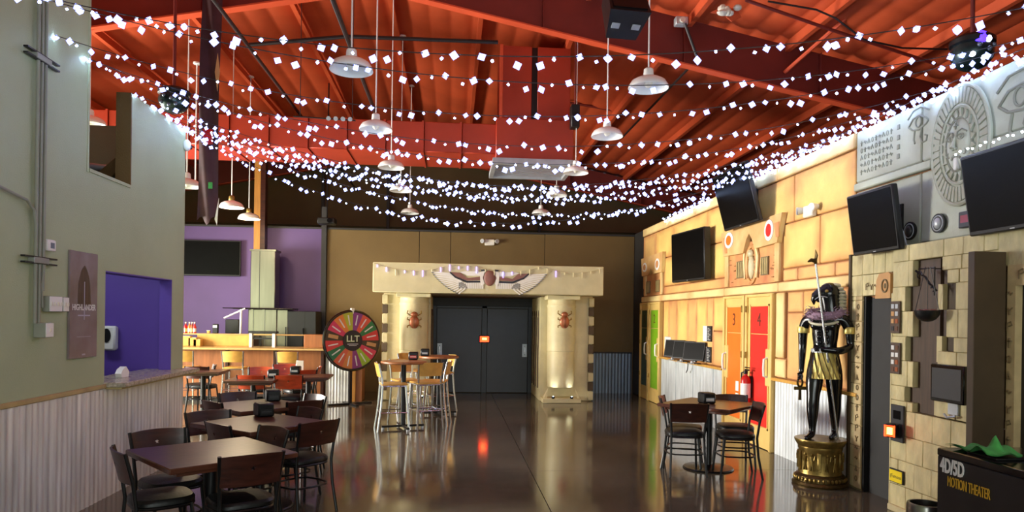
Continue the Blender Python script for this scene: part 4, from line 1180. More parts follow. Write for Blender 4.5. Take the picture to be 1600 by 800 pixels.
# bits seen through the upper notch
t = thing('loose_board', 'diagonal wooden board leaning inside the upper wall opening', 'board', (-3.62, 7.7, 2.96))
MB().box(-.28, .28, -.02, .02, -.06, .06, .004, M=Matrix.Translation((0, 0, .22)) @ Matrix.Rotation(-.75, 4, 'Y')).build('plank', 'wall_olive', t)
t = thing('pale_tube', 'pale rolled tube lying inside the upper wall opening', 'tube', (-3.72, 7.9, 3.22), .2)
MB().cyl((-.16, 0, .06), (.1, 0, .05), .035, .03, 12).build('roll', 'silver_paint', t); MB().box(-.2, .18, -.04, .04, -.26, .02).build('support', 'wall_black', t)
# ------------------------------------------------------------------ entrance portal
YP = 14.0
def PX(px, Y, py=500): return at_y(px, py, Y).x
pt = thing('egyptian_portal', 'stone-look Egyptian portal with two columns round the dark double doors', 'portal', (.8, YP, 0))
def pb(x0, x1, y0, y1, z0, z1, name, m, b=.01, label=None):
    return MB().box(x0 - .8, x1 - .8, y0 - YP, y1 - YP, z0, z1, b).build(name, m, pt, label=label)
lz0, lz1 = at_y(760, 459, YP).z, at_y(760, 413, YP).z
lx0, lx1 = PX(582.5, YP, 430), PX(943, YP, 440)
pb(lx0, lx1, YP, YP + .55, lz0, lz1, 'lintel', 'portal_pale')
piers = []
for a, b in ((599, 673), (844, 926)):
    xa, xb = PX(a, 14.65), PX(b, 14.65); piers.append((xa, xb))
    pb(xa, xb, 14.65, YB - .004, 0, lz0, 'pier', 'portal_stone')
    xo = xa if a < 700 else xb
    s = 1 if a < 700 else -1
    for k in range(11):
        pb(xo - s * .02, xo + s * .09, 14.6, 14.652, .02 + k * (lz0 - .04) / 11, .02 + (k + .93) * (lz0 - .04) / 11, 'quoin_block', 'portal_dark' if k % 2 else 'portal_stone', .006)
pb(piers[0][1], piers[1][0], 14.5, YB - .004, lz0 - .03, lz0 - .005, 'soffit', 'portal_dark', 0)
for pxc, xc in ((647, None), (877, None)):
    cx = PX(pxc, 14.45); L0 = (cx - .8, 14.45 - YP, 0)
    MB().lathe([(.27, .32), (.285, .5), (.285, 1.02), (.278, 1.035), (.278, 1.05), (.29, 1.06), (.29, 1.95), (.30, 1.97), (.30, 2.0), (.285, 2.02), (.285, lz0 - .09)], 32, c=L0).build('column', 'portal_stone', pt)
    MB().box(L0[0] - .34, L0[0] + .34, L0[1] - .3, L0[1] + .2, lz0 - .09, lz0 - .003, .01).build('capital', 'portal_stone', pt)
    bs = MB(); bs.box(L0[0] - .4, L0[0] + .4, L0[1] - .24, L0[1] + .2, 0, .1, .012)
    vs = [(L0[0] + sx * w, L0[1] + (-.22 if sy < 0 else .2) * (1 if w > .3 else .6), z) for z, w in ((.1, .37), (.32, .27)) for sx, sy in ((-1, -1), (1, -1), (1, 1), (-1, 1))]
    for (p, q) in ((0, 1),):
        bs.add([vs[0], (vs[0][0] + .06, vs[0][1], .1), (vs[0][0] + .1, vs[0][1] + .06, .32), (vs[0][0] + .0, vs[0][1] + .25, .1)], [(0, 1, 2), (1, 3, 2), (0, 2, 3), (0, 3, 1)])
        bs.add([vs[1], (vs[1][0] - .06, vs[1][1], .1), (vs[1][0] - .1, vs[1][1] + .06, .32), (vs[1][0], vs[1][1] + .25, .1)], [(0, 2, 1), (1, 2, 3), (0, 3, 2), (0, 1, 3)])
    bs.build('column_base', 'portal_stone', pt)
    sc = thing('scarab', 'copper scarab beetle on the %s portal column' % ('left' if pxc < 700 else 'right'), 'ornament', (cx + .02, 14.45 - .29, at_y(pxc, 501, 14.2).z), 0)
    MB().sphere((0, -.02, -.03), (.1, .05, .13), 16, 10).build('shell', 'copper', sc); MB().sphere((0, -.03, .12), (.07, .045, .06), 12, 8).build('head', 'copper', sc)
    MB().box(-.004, .004, -.075, -.03, -.14, .06).build('wing_seam', 'gold_dark', sc)
    for s in (-1, 1):
        for z0, z1 in ((.1, .2), (0, .06), (-.08, -.14)):
            MB().tube([(s * .07, -.02, z0), (s * .14, -.03, (z0 + z1) / 2), (s * .13, -.02, z1)], .012, 5).build('leg', 'gold', sc)
    for s in (-1, 1):
        ul = thing('uplight', 'small floor spotlight at the %s foot of the %s portal column' % ('left' if s < 0 else 'right', 'left' if pxc < 700 else 'right'), 'light', (cx + s * .19, 14.45 - .29, .1))
        MB().lathe([(0, 0), (.03, 0), (.035, .04), (.03, .045), (.0, .04)], 12).build('can', 'metal_black', ul)
        MB().lathe([(0, .0455), (.012, .0455)], 12).build('lens', 'bulb_white', ul)
        ld = bpy.data.lights.new('uplight_beam', 'SPOT'); ld.energy = 9 if pxc > 700 else 6; ld.spot_size = 1.1; ld.spot_blend = .6; ld.color = (.9, .97, 1); ld.shadow_soft_size = .02
        lo = bpy.data.objects.new('uplight_beam', ld); COL.objects.link(lo); lo.parent = ul; lo.location = (0, 0, .06); lo.rotation_euler = (PI - .22, 0, 0)
# glyph carvings on the inner faces of the piers
for side, xw in ((1, piers[1][0]), (-1, piers[0][1])):
    for k in range(4):
        y = 14.85 + k * .36
        g = MB(); X_ = xw - .8 - side * .004
        g.tube([(X_, y - YP, .25), (X_, y + .06 - YP, .8), (X_, y - .02 - YP, 1.3), (X_, y + .05 - YP, 1.75)], .022, 6)
        g.sphere((X_, y + .05 - YP, 1.82), (.012, .06, .08), 8, 6)
        g.tube([(X_, y - YP, 1.25), (X_, y + .12 - YP, 1.1), (X_, y + .12 - YP, .6)], .014, 5)
        g.build('carved_figure', 'portal_dark', pt)
# winged scarab painting on the lintel
wp = thing('winged_scarab', 'painted winged scarab with plum body on the portal lintel', 'painting', (at_y(765, 438, YP).x, YP - .004, at_y(765, 438, YP).z))
S_ = (at_y(855, 440, YP).x - at_y(676, 436, YP).x) / 2
def wz(v): return v * S_
for s in (-1, 1):
    for k in range(13):
        a = math.radians(4 + k * 4.6); r0, r1 = .42, 1.0 - .012 * k
        base = (s * wz(.40 + .02 * k * 0), wz(.12))
        ang = math.radians(6 - k * 5.2)
        x0, z0 = s * wz(.62 - .02 * k), wz(.10 - .018 * k)
        ln = wz(.38 - .008 * k)
        x1, z1 = x0 + s * ln * math.cos(ang), z0 + ln * math.sin(ang) * .55
        w_ = wz(.012)
        MB().prism([(x0, z0 - w_), (x1, z1 - w_), (x1 + s * wz(.015), z1), (x1, z1 + w_), (x0, z0 + w_)], -.006, 0).build('feather', 'feather', wp)
        MB().prism([(x1 - s * wz(.05), z1 - w_ * 1.4), (x1, z1 - w_ * 1.3), (x1 + s * wz(.018), z1 + w_ * .2), (x1 - s * wz(.02), z1 - w_ * .3)], -.008, -.005).build('feather_tip', 'ink', wp)
    for k in range(14):
        x = s * wz(.12 + k * .031)
        MB().box(x - wz(.012), x + wz(.012), -.006, 0, wz(-.15), wz(-.045)).build('feather', 'feather', wp)
    MB().prism([(s * wz(q[0]), wz(q[1])) for q in ((.1, .0), (.4, -.01), (.6, .06), (.68, .13), (.5, .12), (.4, .03), (.1, .07))], -.009, -.002).build('plum_band', 'plum', wp)
    MB().prism([(s * wz(q[0]), wz(q[1])) for q in ((.1, -.04), (.4, -.05), (.6, .03), (.7, .12), (.68, .135), (.59, .06), (.4, -.015), (.1, -.01))], -.0095, -.003).build('outline', 'ink', wp)
    MB().prism([(s * wz(q[0]), wz(q[1])) for q in ((.1, .075), (.38, .075), (.52, .13), (.45, .15), (.2, .15), (.1, .13))], -.007, -.002).build('wing_top', 'feather', wp)
    MB().prism([(s * wz(q[0]), wz(q[1])) for q in ((.08, .16), (.14, .16), (.17, .1), (.16, -.04), (.13, -.1), (.09, -.06), (.12, .04), (.1, .12))], -.012, -.003).build('claw', 'feather', wp)
    MB().prism([(s * wz(q[0]), wz(q[1])) for q in ((.09, .19), (.16, .18), (.14, .15), (.09, .16))], -.012, -.003).build('claw_tip', 'ink', wp)
MB().sphere((0, -.0, wz(.04)), (wz(.1), .03, wz(.14)), 20, 12).build('body', 'plum', wp)
# purple icicle string along the lintel
ic = thing('icicle_string', 'short string of violet icicle lights draped over the portal lintel', 'string lights', (lx0, YP - .012, lz1))
W = lx1 - lx0
def sag(x):
    seg = [0, .33 * W, .42 * W, .72 * W, W]
    for a, b in zip(seg, seg[1:]):
        if a <= x <= b:
            u = (x - a) / (b - a); return -.02 - .14 * 4 * u * (1 - u) * (b - a) / (W * .33)
    return -.02
MB().tube([(W * i / 60, 0, sag(W * i / 60)) for i in range(61)], .004, 5).build('wire', 'cream_plastic', ic)
for i in range(26):
    x = W * (i + .5) / 26; ln = .05 + .07 * ((i * 7) % 3) / 2
    MB().cyl((x, -.006, sag(x) - ln), (x, -.006, sag(x)), .007, .009, 6).build('icicle', 'bulb_violet' if i in (0, 1, 3, 4, 5, 7, 8, 9, 10, 11, 14, 15, 20) else 'cream_plastic', ic)
# double doors
dr = bpy.data.objects.new('door_7', None); COL.objects.link(dr); struct(dr); dr['label'] = 'dark grey double doors inside the portal'; dr.location = (PX(757, YB), YB, 0)
xc = dr.location.x; wl_, wr_ = piers[0][1] - xc, piers[1][0] - xc
dz = at_y(757, 482, YB).z
MB().box(wl_, wr_, -.02, .0, dz, lz0).build('transom', 'wall_black', dr)
for a, b in ((wl_, wl_ + .09), (wr_ - .09, wr_), (-.06, .06)): MB().box(a, b, -.05, 0, 0, dz + .05, .004).build('door_frame', 'black', dr)
MB().box(wl_ + .09, wr_ - .09, -.05, 0, dz, dz + .05, .004).build('door_frame', 'black', dr)
for s in (-1, 1):
    a, b = (wl_ + .095, -.065) if s < 0 else (.065, wr_ - .095)
    lf = MB().box(a, b, -.04, 0, .01, dz - .005, .004).build('door_leaf', 'door_grey', dr)
    ho = a + .07 if s < 0 else b - .07
    hz = at_y(757, 547, YB).z
    MB().box(ho - .055, ho + .055, -.048, -.04, hz - .15, hz + .15, .003).build('push_plate', 'silver_paint', lf)
    MB().tube([(ho, -.05, hz - .1), (ho, -.09, hz - .08), (ho, -.09, hz + .08), (ho, -.05, hz + .1)], .012, 6).build('pull_bar', 'metal_silver', lf)
c = at_y(757, 530, YB - .1)
t = thing('red_sign', 'small glowing red lit sign between the dark double doors', 'sign', (c.x, YB - .055, c.z))
MB().box(-.12, .12, -.04, 0, -.085, .085, .01).build('case', 'metal_black', t); MB().box(-.1, .1, -.045, -.035, -.065, .065, .004).build('lit_face', 'red_glow', t)
MB().box(-.05, .05, -.048, -.044, -.015, .03).build('hot_centre', 'amber_glow', t)

# ------------------------------------------------------------------ prize wheel
wc_ = at_y(550, 532, 13.85)
t = thing('prize_wheel', 'large colourful prize wheel lettered LLT on a floor stand', 'prize wheel', (wc_.x, 13.85, 0), .55)
R = .575; cz = wc_.z
MB().cyl((0, -.02, cz), (0, .02, cz), R, n=48).build('disc', 'black', t)
MB().tube([(R * math.cos(2 * PI * i / 48), 0, cz + R * math.sin(2 * PI * i / 48)) for i in range(48)], .024, 8, True).build('rim', 'black_gloss', t)
cols = [(132, 52, 128), (214, 84, 60), (36, 120, 66), (206, 52, 52), (60, 48, 30), (206, 58, 88), (150, 186, 48), (132, 52, 120), (206, 128, 64), (206, 96, 66), (30, 110, 70), (206, 60, 60), (60, 48, 30), (206, 52, 92), (222, 128, 52), (176, 180, 48)]
for i, c in enumerate(cols):
    mat('wheel_%d' % i, c, .4, var=.05)
    a0 = PI / 2 - i * 2 * PI / 16; a1 = a0 - 2 * PI / 16
    q = [(.2 * math.cos(a0), cz + .2 * math.sin(a0))] + [(R * .95 * math.cos(a0 + (a1 - a0) * j / 4), cz + R * .95 * math.sin(a0 + (a1 - a0) * j / 4)) for j in range(5)] + [(.2 * math.cos(a1), cz + .2 * math.sin(a1))]
    wd = MB().prism(q, -.028, -.018).build('wedge', 'wheel_%d' % i, t)
    am = (a0 + a1) / 2
    q = []
    for r_, d in ((.3, -1), (.5, -1), (.5, 1), (.3, 1)):
        wv = .012 if i not in (4, 12) else .035
        q.append((r_ * math.cos(am) - d * wv * math.sin(am), cz + r_ * math.sin(am) + d * wv * math.cos(am)))
    MB().prism(q, -.031, -.027).build('print_line', 'letter_white' if i not in (4, 12) else 'medallion', wd)
hb = MB().cyl((0, -.04, cz), (0, -.02, cz), .2, n=32).build('hub', 'ink', t)
text('lettering', 'LLT', .17, 'door_green', hb, (0, -.041, cz + .03), bold=.006, ext=.001)
text('lettering', 'LLT', .17, 'feather', hb, (0, -.0435, cz + .03), bold=.0005, ext=.001)
MB().box(-.11, .11, -.043, -.039, cz - .075, cz - .062).build('print_line', 'letter_white', hb); MB().box(-.08, .08, -.043, -.039, cz - .1, cz - .09).build('print_line', 'letter_white', hb)
g = MB(); g.box(-.035, .035, -.03, .03, cz + R + .0, cz + R + .05, .008); g.prism([(-.02, cz + R + .01), (.02, cz + R + .01), (0, cz + R - .06)], -.05, -.035); g.build('pointer', 'offwhite', t)
MB().box(-.03, .03, .03, .09, .03, cz + .1).build('post', 'metal_black', t)
g = MB(); g.box(-.45, .45, .02, .1, 0, .035, .006); g.box(-.03, .03, -.3, .35, 0, .035, .006); g.build('base', 'metal_black', t)

# ------------------------------------------------------------------ bar
YBAR = 14.4; RAIL = at_y(420, 522, 14.95).z
bx1 = PX(506, YBAR, 560)
br = thing('bar_counter', 'long wooden bar counter with pale top and raised rail', 'bar', (bx1, YBAR, 0))
x = 0; k = 0
while x > -5.4:
    MB().box(x - .92, x - .01, .02, .06, .08, 1.02, .008).build('front_panel', 'bar_wood', br)
    MB().box(x - .06, x + .0, -.01, .03, .0, 1.02, .004).build('batten', 'walnut', br); x -= .93
MB().box(-5.5, 0, .06, .6, 0, 1.02).build('carcass', 'bar_wood', br)
MB().box(-5.5, .12, -.22, .6, 1.02, 1.068, .01).build('countertop', 'bar_top', br)
MB().box(-5.5, .02, .02, .06, 0, .08).build('kick_board', 'black', br)
rl = MB().box(-5.5, -.3, .52, .62, RAIL - .03, RAIL, .006).build('rail', 'bar_top', br)
for q in (-.5, -1.4, -2.3, -3.2): MB().box(q - .02, q + .02, .55, .59, 1.068, RAIL - .03).build('rail_post', 'metal_black', br)
MB().box(-.42, .12, .1, .62, 1.068, 1.33, .01).build('end_box', 'bar_wood', br)
MB().box(-2.62, -1.55, .45, .5, 1.07, 1.30, .004).build('low_panel', 'maple', br)
be = thing('bar_return', 'corrugated metal end of the bar with a timber corner post', 'bar', (bx1 + .13, 14.45, 0))
corrugated(.52, 1.0, .06).build('metal_sheet', 'galv_old', be, (-.1, 0, 0))
MB().box(-.1, .62, .0, .5, 0, 1.0).build('carcass', 'bar_wood', be); MB().box(-.16, .66, -.04, .5, 1.0, 1.06, .008).build('top', 'bar_wood', be)
MB().box(.42, .5, -.04, .02, 0, 1.0, .004).build('corner_post', 'timber', be)
bc = thing('back_counter', 'low steel work counter behind the bar under the oven hood', 'counter', (bx1 - 1.1, 15.15, 0))
MB().box(-4.5, 0, 0, .95, .08, .88).build('cabinet', 'steel', bc); MB().box(-4.52, .02, -.02, .97, .88, .92, .006).build('top', 'steel', bc)
# kitchen equipment behind the bar
def pbox(name, label, cat, px0, px1, py0, py1, Y, depth, m, toZ=None, parts=None):
    a = at_y(px0, py0, Y); b = at_y(px1, py1, Y)
    z0 = b.z if toZ is None else toZ
    t = thing(name, label, cat, (a.x, Y, z0))
    MB().box(0, b.x - a.x, 0, depth, 0, a.z - z0, .01).build('body', m, t)
    return t, b.x - a.x, a.z - z0
t, W, Hh = pbox('hood_flue', 'tall stainless steel flue rising from the oven hood', 'flue', 392, 429, 389, 482, 15.5, .4, 'steel')
MB().box(-.02, W + .02, -.02, .42, Hh - .04, Hh, .004).build('collar', 'steel', t); MB().box(W * .36, W * .38, -.006, 0, 0, Hh - .04).build('seam', 'door_grey', t)
hood_z = t.location.z
t, W, Hh = pbox('oven_hood', 'stainless oven hood box under the flue', 'hood', 388, 432, 483, 520, 15.4, .6, 'steel', .921)
for q in (.1, .5): MB().box(W * q, W * q + .05, -.02, 0, .0, Hh).build('leg', 'steel', t)
MB().box(-.3, W + .35, -.08, .5, Hh, Hh + .03, .004).build('shelf_top', 'metal_black', t)
t, W, Hh = pbox('steel_cabinet', 'narrow stainless cabinet right of the oven hood', 'cabinet', 433, 449, 484, 552, 15.4, .6, 'steel', 0)
MB().box(W * .8, W * .86, -.03, 0, Hh * .5, Hh * .8).build('handle', 'metal_black', t)
t, W, Hh = pbox('black_fridge', 'tall black refrigerator by the right end of the bar', 'fridge', 449, 493, 486, 552, 15.4, .65, 'black', 0)
MB().box(W * .6, W * .605, -.004, 0, 0.1, Hh).build('door_gap', 'door_grey', t); MB().box(W * .54, W * .57, -.04, 0, Hh * .5, Hh * .8, .005).build('handle', 'metal_black', t)
t = thing('service_arm', 'thin white jointed arm leaning above the bar', 'arm', Vector((at_y(375, 522, 15.2).x, 15.2, .921)))
a0 = t.location
g = MB(); g.tube([(0, 0, 0), at_y(377, 483, 15.2) - a0], .022, 8); g.tube([at_y(350, 497, 15.2) - a0, at_y(383, 482, 15.2) - a0], .018, 8); g.build('arm_tube', 'white', t)
MB().tube([at_y(348, 481, 15.2) - a0, at_y(455, 483, 15.2) - a0], .012, 6).build('cross_rod', 'metal_black', t)
t = thing('serving_stand', 'white-legged stand with black top on the bar', 'stand', (PX(412, 14.62), 14.62, 1.069))
w_ = PX(433, 14.62) - PX(412, 14.62)
for s in (-1, 1): MB().box(s * w_ * .85 - .03, s * w_ * .85 + .03, -.1, .0, 0, .28, .004).build('leg', 'offwhite', t)
MB().box(-w_, w_ * 1.1, -.14, .05, .28, .32, .006).build('top', 'black', t); MB().box(-w_ * .7, w_ * .7, -.08, -.02, .16, .19).build('shelf', 'black', t)
t, W, Hh = pbox('back_monitor', 'black box-shaped monitor back behind the bar', 'monitor', 352, 373, 499, 521, 15.3, .12, 'black', None)
MB().box(.03, W - .03, .12, .13, .03, Hh - .02).build('screen', 'screen', t)
g = MB().box(W / 2 - .03, W / 2 + .03, .02, .08, .921 - t.location.z, 0).build('stand', 'metal_black', t)
t, W, Hh = pbox('dispenser', 'small black dispenser on the bar rail', 'dispenser', 332, 340, 506, 521, 14.95, .08, 'black', RAIL + .001)
MB().box(.01, W - .01, -.01, 0, Hh * .6, Hh * .85).build('label_plate', 'silver_paint', t)
t, W, Hh = pbox('small_cup', 'small tan cup standing on the bar rail', 'cup', 323, 328, 516, 522, 14.95, .05, 'maple', RAIL + .001)
MB().box(-.004, W + .004, -.004, .054, Hh - .008, Hh).build('rim', 'offwhite', t)
for i, (px, m, lab) in enumerate(((290, 'red_paint', 'leftmost red-topped sauce bottle behind the bar'), (296, 'door_orange', 'orange sauce bottle second from the left behind the bar'), (300, 'copper', 'tall brown bottle third from the left behind the bar'), (304, 'door_red', 'right red bottle behind the bar'))):
    c = at_y(px, 523, 14.95)
    t = thing('bottle', lab, 'bottle', (c.x, 14.95, RAIL), 0, 'bottles behind the bar')
    MB().lathe([(0, 0), (.035, 0), (.036, .01), (.036, .13), (.015, .17), (.013, .2)], 12).build('glass', m, t); MB().lathe([(.015, .2), (.015, .23), (0, .23)], 10).build('cap', 'offwhite', t)
    MB().lathe([(.0365, .03), (.0365, .1)], 12).build('label_wrap', 'offwhite' if i % 2 else 'gold_cloth', t)
for i, (px, w) in enumerate(((292, .2), (303, .16), (310, .14))):
    c = at_y(px, 530, 14.75)
    t = thing('menu_box', ['tan tray box left on the bar', 'tan tray box in the middle of the bar trays', 'tan tray box right of the other bar trays'][i], 'box', (c.x, 14.66, 1.069))
    MB().box(-w / 2, w / 2, 0, .14, 0, .2 - .03 * i, .006).build('box', 'maple', t); MB().box(-w / 2 + .02, w / 2 - .02, .02, .12, .2 - .03 * i - .002, .2 - .03 * i + .004).build('contents', 'offwhite', t)
# post above the bar and television on the purple wall
xp0, xp1 = PX(396, 15.9, 330), PX(413, 15.9, 330)
t = thing('timber_post', 'square timber post rising above the stainless flue', 'post', ((xp0 + xp1) / 2, 16.05, 0))
wq = (xp1 - xp0) / 2
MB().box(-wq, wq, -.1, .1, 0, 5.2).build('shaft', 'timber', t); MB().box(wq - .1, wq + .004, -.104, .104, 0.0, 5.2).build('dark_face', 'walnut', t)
c0, c1 = at_y(270, 374, YB - .1), at_y(375.5, 432, YB - .1)
t = thing('bar_tv', 'wide flat television on the purple wall behind the bar', 'television', ((c0.x + c1.x) / 2, YB, (c0.z + c1.z) / 2))
W, Hh = c1.x - c0.x, c0.z - c1.z
MB().box(-W / 2, W / 2, -.1, -.05, -Hh / 2, Hh / 2, .008).build('housing', 'black', t); MB().box(-W / 2 + .02, W / 2 - .02, -.103, -.09, -Hh / 2 + .03, Hh / 2 - .02).build('screen', 'screen', t)
MB().box(-.2, .2, -.05, 0, -.2, .2).build('wall_bracket', 'metal_black', t)
# ------------------------------------------------------------------ chairs
def star(cx, cz, r, n=5):
    return [(cx + (r if k % 2 == 0 else r * .45) * math.sin(PI * k / n), cz + (r if k % 2 == 0 else r * .45) * math.cos(PI * k / n)) for k in range(2 * n)]
def back_panel(w0, w1, z0, z1, bow, y0, th, lean, hole=None):
    """curved back panel, wider at the top, with an optional star cut right through"""
    bm = bmesh.new(); n = 10
    outer = [(-w0 / 2 + w0 * i / n, z0) for i in range(n + 1)] + [(w1 / 2 - w1 * i / n, z1 - .012 * abs(2 * i / n - 1) ** 2) for i in range(n + 1)]
    def loop(pts):
        vs = [bm.verts.new((a, 0, b)) for a, b in pts]
        return [bm.edges.new((vs[i], vs[(i + 1) % len(vs)])) for i in range(len(vs))]
    ed = loop(outer)
    if hole: ed += loop(hole)
    bmesh.ops.triangle_fill(bm, use_beauty=True, edges=ed)
    ex = bmesh.ops.extrude_face_region(bm, geom=bm.faces[:])
    for v in [g for g in ex['geom'] if isinstance(g, bmesh.types.BMVert)]: v.co.y += th
    for v in bm.verts:
        q = v.co.x / (w1 / 2)
        v.co.y += y0 - bow * (1 - q * q) - lean * (v.co.z - z0)
    return MB().addbm(bm)
def make_chair(name, wood, label):
    t = thing(name, label, 'chair')
    for s in (-1, 1):
        MB().tube([(s * .2, -.25, 0), (s * .185, -.205, .25), (s * .18, -.19, .45), (s * .19, -.212, .62), (s * .205, -.262, .815)], .013, 8).build('rear_leg', 'metal_black', t)
        MB().tube([(s * .19, .2, 0), (s * .178, .175, .25), (s * .165, .15, .44)], .013, 8).build('front_leg', 'metal_black', t)
    r = []
    for i in range(24):
        a = 2 * PI * i / 24; c, s = math.cos(a), math.sin(a)
        r.append((.205 * abs(c) ** .6 * (1 if c > 0 else -1), .2 * abs(s) ** .6 * (1 if s > 0 else -1)))
    m = MB(); vs = []; fs = []
    lv = [(.94, .437), (1, .447), (1.0, .468), (.93, .487), (.6, .497), (0.05, .5)]
    for f, z in lv: vs += [(x * f, y * f, z) for x, y in r]
    for j in range(len(lv) - 1):
        for i in range(24): fs.append((j * 24 + i, j * 24 + (i + 1) % 24, (j + 1) * 24 + (i + 1) % 24, (j + 1) * 24 + i))
    fs.append(list(range(24))[::-1]); fs.append([5 * 24 + i for i in range(24)])
    m.add(vs, fs); m.build('seat', 'vinyl_black', t)
    MB().tube([(x * .95, y * .95, .43) for x, y in r], .011, 6, True).build('seat_frame', 'metal_black', t)
    MB().tube([(x * .98, y * .98, .24) for x, y in r[::2]], .009, 6, True).build('stretcher', 'metal_black', t)
    back_panel(.385, .43, .605, .82, .045, -.212, .016, .25, star(0, .725, .021)).build('backrest', wood, t)
    return t
def make_stool(name, label):
    t = thing(name, label, 'stool')
    for s in (-1, 1):
        MB().tube([(s * .21, -.25, 0), (s * .19, -.2, .38), (s * .18, -.18, .68), (s * .185, -.195, .82), (s * .2, -.24, 1.02)], .016, 8).build('rear_leg', 'metal_silver', t)
        MB().tube([(s * .2, .22, 0), (s * .185, .19, .38), (s * .175, .165, .68)], .016, 8).build('front_leg', 'metal_silver', t)
    for z in (.28,):
        for p, q in (((-.208, -.21), (.208, -.21)), ((-.2, .2), (.2, .2)), ((-.205, -.21), (-.2, .2)), ((.205, -.21), (.2, .2))):
            MB().tube([(p[0], p[1], z), (q[0], q[1], z)], .01, 6).build('stretcher', 'metal_silver', t)
    MB().box(-.2, .2, -.2, .2, .685, .715, .012).build('seat', 'maple', t)
    m = MB(); m.tube([(-.185, -.18, .675), (.185, -.18, .675), (.18, .17, .675), (-.18, .17, .675)], .012, 6, True); m.build('seat_frame', 'metal_silver', t)
    back_panel(.36, .41, .815, 1.025, .045, -.198, .016, .22).build('backrest', 'maple', t)
    return t
def make_table(name, top, label, loc, rot, side=.86):
    t = thing(name, label, 'table', (loc[0], loc[1], 0), rot)
    h = side / 2
    MB().box(-h, h, -h, h, .722, .76, .006).build('tabletop', top, t)
    MB().box(-h * .84, h * .84, -h * .84, h * .84, .69, .722, .004).build('under_frame', top, t)
    MB().lathe([(.05, .02), (.042, .05), (.042, .66), (.05, .69)], 16).build('column', 'metal_black', t)
    MB().lathe([(0, 0), (.285, 0), (.29, .008), (.28, .02), (.1, .035), (.05, .05), (0, .05)], 32).build('base', 'metal_black', t)
    MB().box(-.2, .2, -.03, .03, .67, .69).build('spider', 'metal_black', t)
    return t
PROTO = {}
def chair(kind, tc, ang, dist, label, turn=0.):
    a = math.radians(ang); loc = (tc[0] + dist * math.cos(a), tc[1] + dist * math.sin(a), 0)
    rz = a + PI / 2 + math.radians(turn)
    grp = {'walnut': 'dark walnut chairs at the square tables', 'lit_walnut': 'red cherry chairs near the bar'}[kind]
    if kind not in PROTO:
        PROTO[kind] = make_chair('dining_chair', kind, label); o = PROTO[kind]; o.location = loc; o.rotation_euler = (0, 0, rz); o['group'] = grp
        return o
    return dup(PROTO[kind], loc, rz, label, grp)
def stool(x, y, face, label, grp):
    a = math.radians(face); rz = a - PI / 2
    if 'stool' not in PROTO:
        o = PROTO['stool'] = make_stool('bar_stool', label); o.location = (x, y, 0); o.rotation_euler = (0, 0, rz); o['group'] = grp; return o
    return dup(PROTO['stool'], (x, y, 0), rz, label, grp)
def napkins(label, loc, rz, face='black'):
    t = thing('napkin_dispenser', label, 'dispenser', loc, rz, 'napkin dispensers')
    MB().box(-.075, .075, -.09, .09, 0, .125, .014).build('case', 'vinyl_black', t)
    MB().box(-.05, .05, -.093, -.088, .03, .07).build('slot_plate', face, t)
    MB().box(-.045, .045, -.095, -.09, .045, .055).build('napkin_edge', 'offwhite' if face != 'black' else 'door_grey', t)
    return t

T1 = (-1.67, 5.1); T2 = (-1.70, 6.48)
c3 = at_z(402, 632, .76); T3 = (c3.x, c3.y)
c4 = at_z(396, 592, .76); T4 = (c4.x, c4.y)
c4b = at_z(482, 587, .76); T4b = (c4b.x, c4b.y)
c5 = at_z(318, 579, .76); T5 = (c5.x, c5.y)
TR = (3.0, 8.0)
make_table('dining_table', 'walnut_top', 'nearest dark square table at lower left, nothing on its top', T1, math.radians(40))
make_table('dining_table', 'walnut_top', 'second dark square table behind the nearest one, with a napkin dispenser', T2, math.radians(52), .84)
make_table('dining_table', 'walnut_top', 'third dark square table in the row along the left wall end', T3, math.radians(45), .84)
make_table('dining_table', 'walnut_top', 'brown table with a dispenser in front of the bar', T4, math.radians(3), .7)
make_table('dining_table', 'walnut_top', 'brown table right of the other one before the bar', T4b, math.radians(3), .7)
make_table('dining_table', 'walnut_top', 'brown table half hidden by the left wall end', T5, math.radians(3), .7)
make_table('dining_table', 'walnut_top', 'dark square table standing alone by the orange and red doors', TR, math.radians(45), .88)
def chair_b(kind, px, py, face, label):
    """chair whose back panel centre is seen at a pixel; face = heading of the sitter in degrees"""
    p = at_z(px, py, .712); f = math.radians(face)
    q = (p.x + .245 * math.cos(f), p.y + .245 * math.sin(f))
    return chair(kind, q, face + 180, 0., label)
chair_b('walnut', 190, 726, 34, 'dark chair at the nearest table, in the lower left corner')
chair_b('walnut', 393, 733, 122, 'dark chair at the nearest table with its back to the camera, bottom edge')
chair_b('walnut', 248, 693, 312, 'dark chair between the nearest table and the left wainscot')
chair_b('walnut', 425, 688, 226, 'dark chair behind the right corner of the nearest table')
chair_b('walnut', 498, 676, 138, 'dark chair at the right of the second table, seat and legs in full view')
chair_b('walnut', 342, 680, 45, 'dark chair in front of the second table, star cut-out showing light')
chair_b('walnut', 326, 660, 308, 'dark chair at the left rear of the second table')
chair_b('walnut', 483, 654, 225, 'dark chair at the right rear of the second table')
chair_b('walnut', 333, 642, 45, 'dark chair at the left front of the third table')
chair_b('walnut', 372, 627, 300, 'dark chair at the left rear of the third table')
chair_b('walnut', 476, 641, 128, 'dark chair at the right front of the third table')
chair_b('walnut', 491, 631, 225, 'dark chair at the right rear of the third table')
chair_b('lit_walnut', 392, 597, 86, 'red chair with star cut-out, left of the two facing the bar')
chair_b('lit_walnut', 451, 597, 96, 'red chair with star cut-out, right of the two facing the bar')
chair_b('lit_walnut', 408, 583, 275, 'red chair behind the left bar-side table')
chair_b('lit_walnut', 476, 588, 130, 'red chair just right of the starred red chairs')
chair_b('lit_walnut', 497, 582, 185, 'red chair at the right side of the right bar-side table')
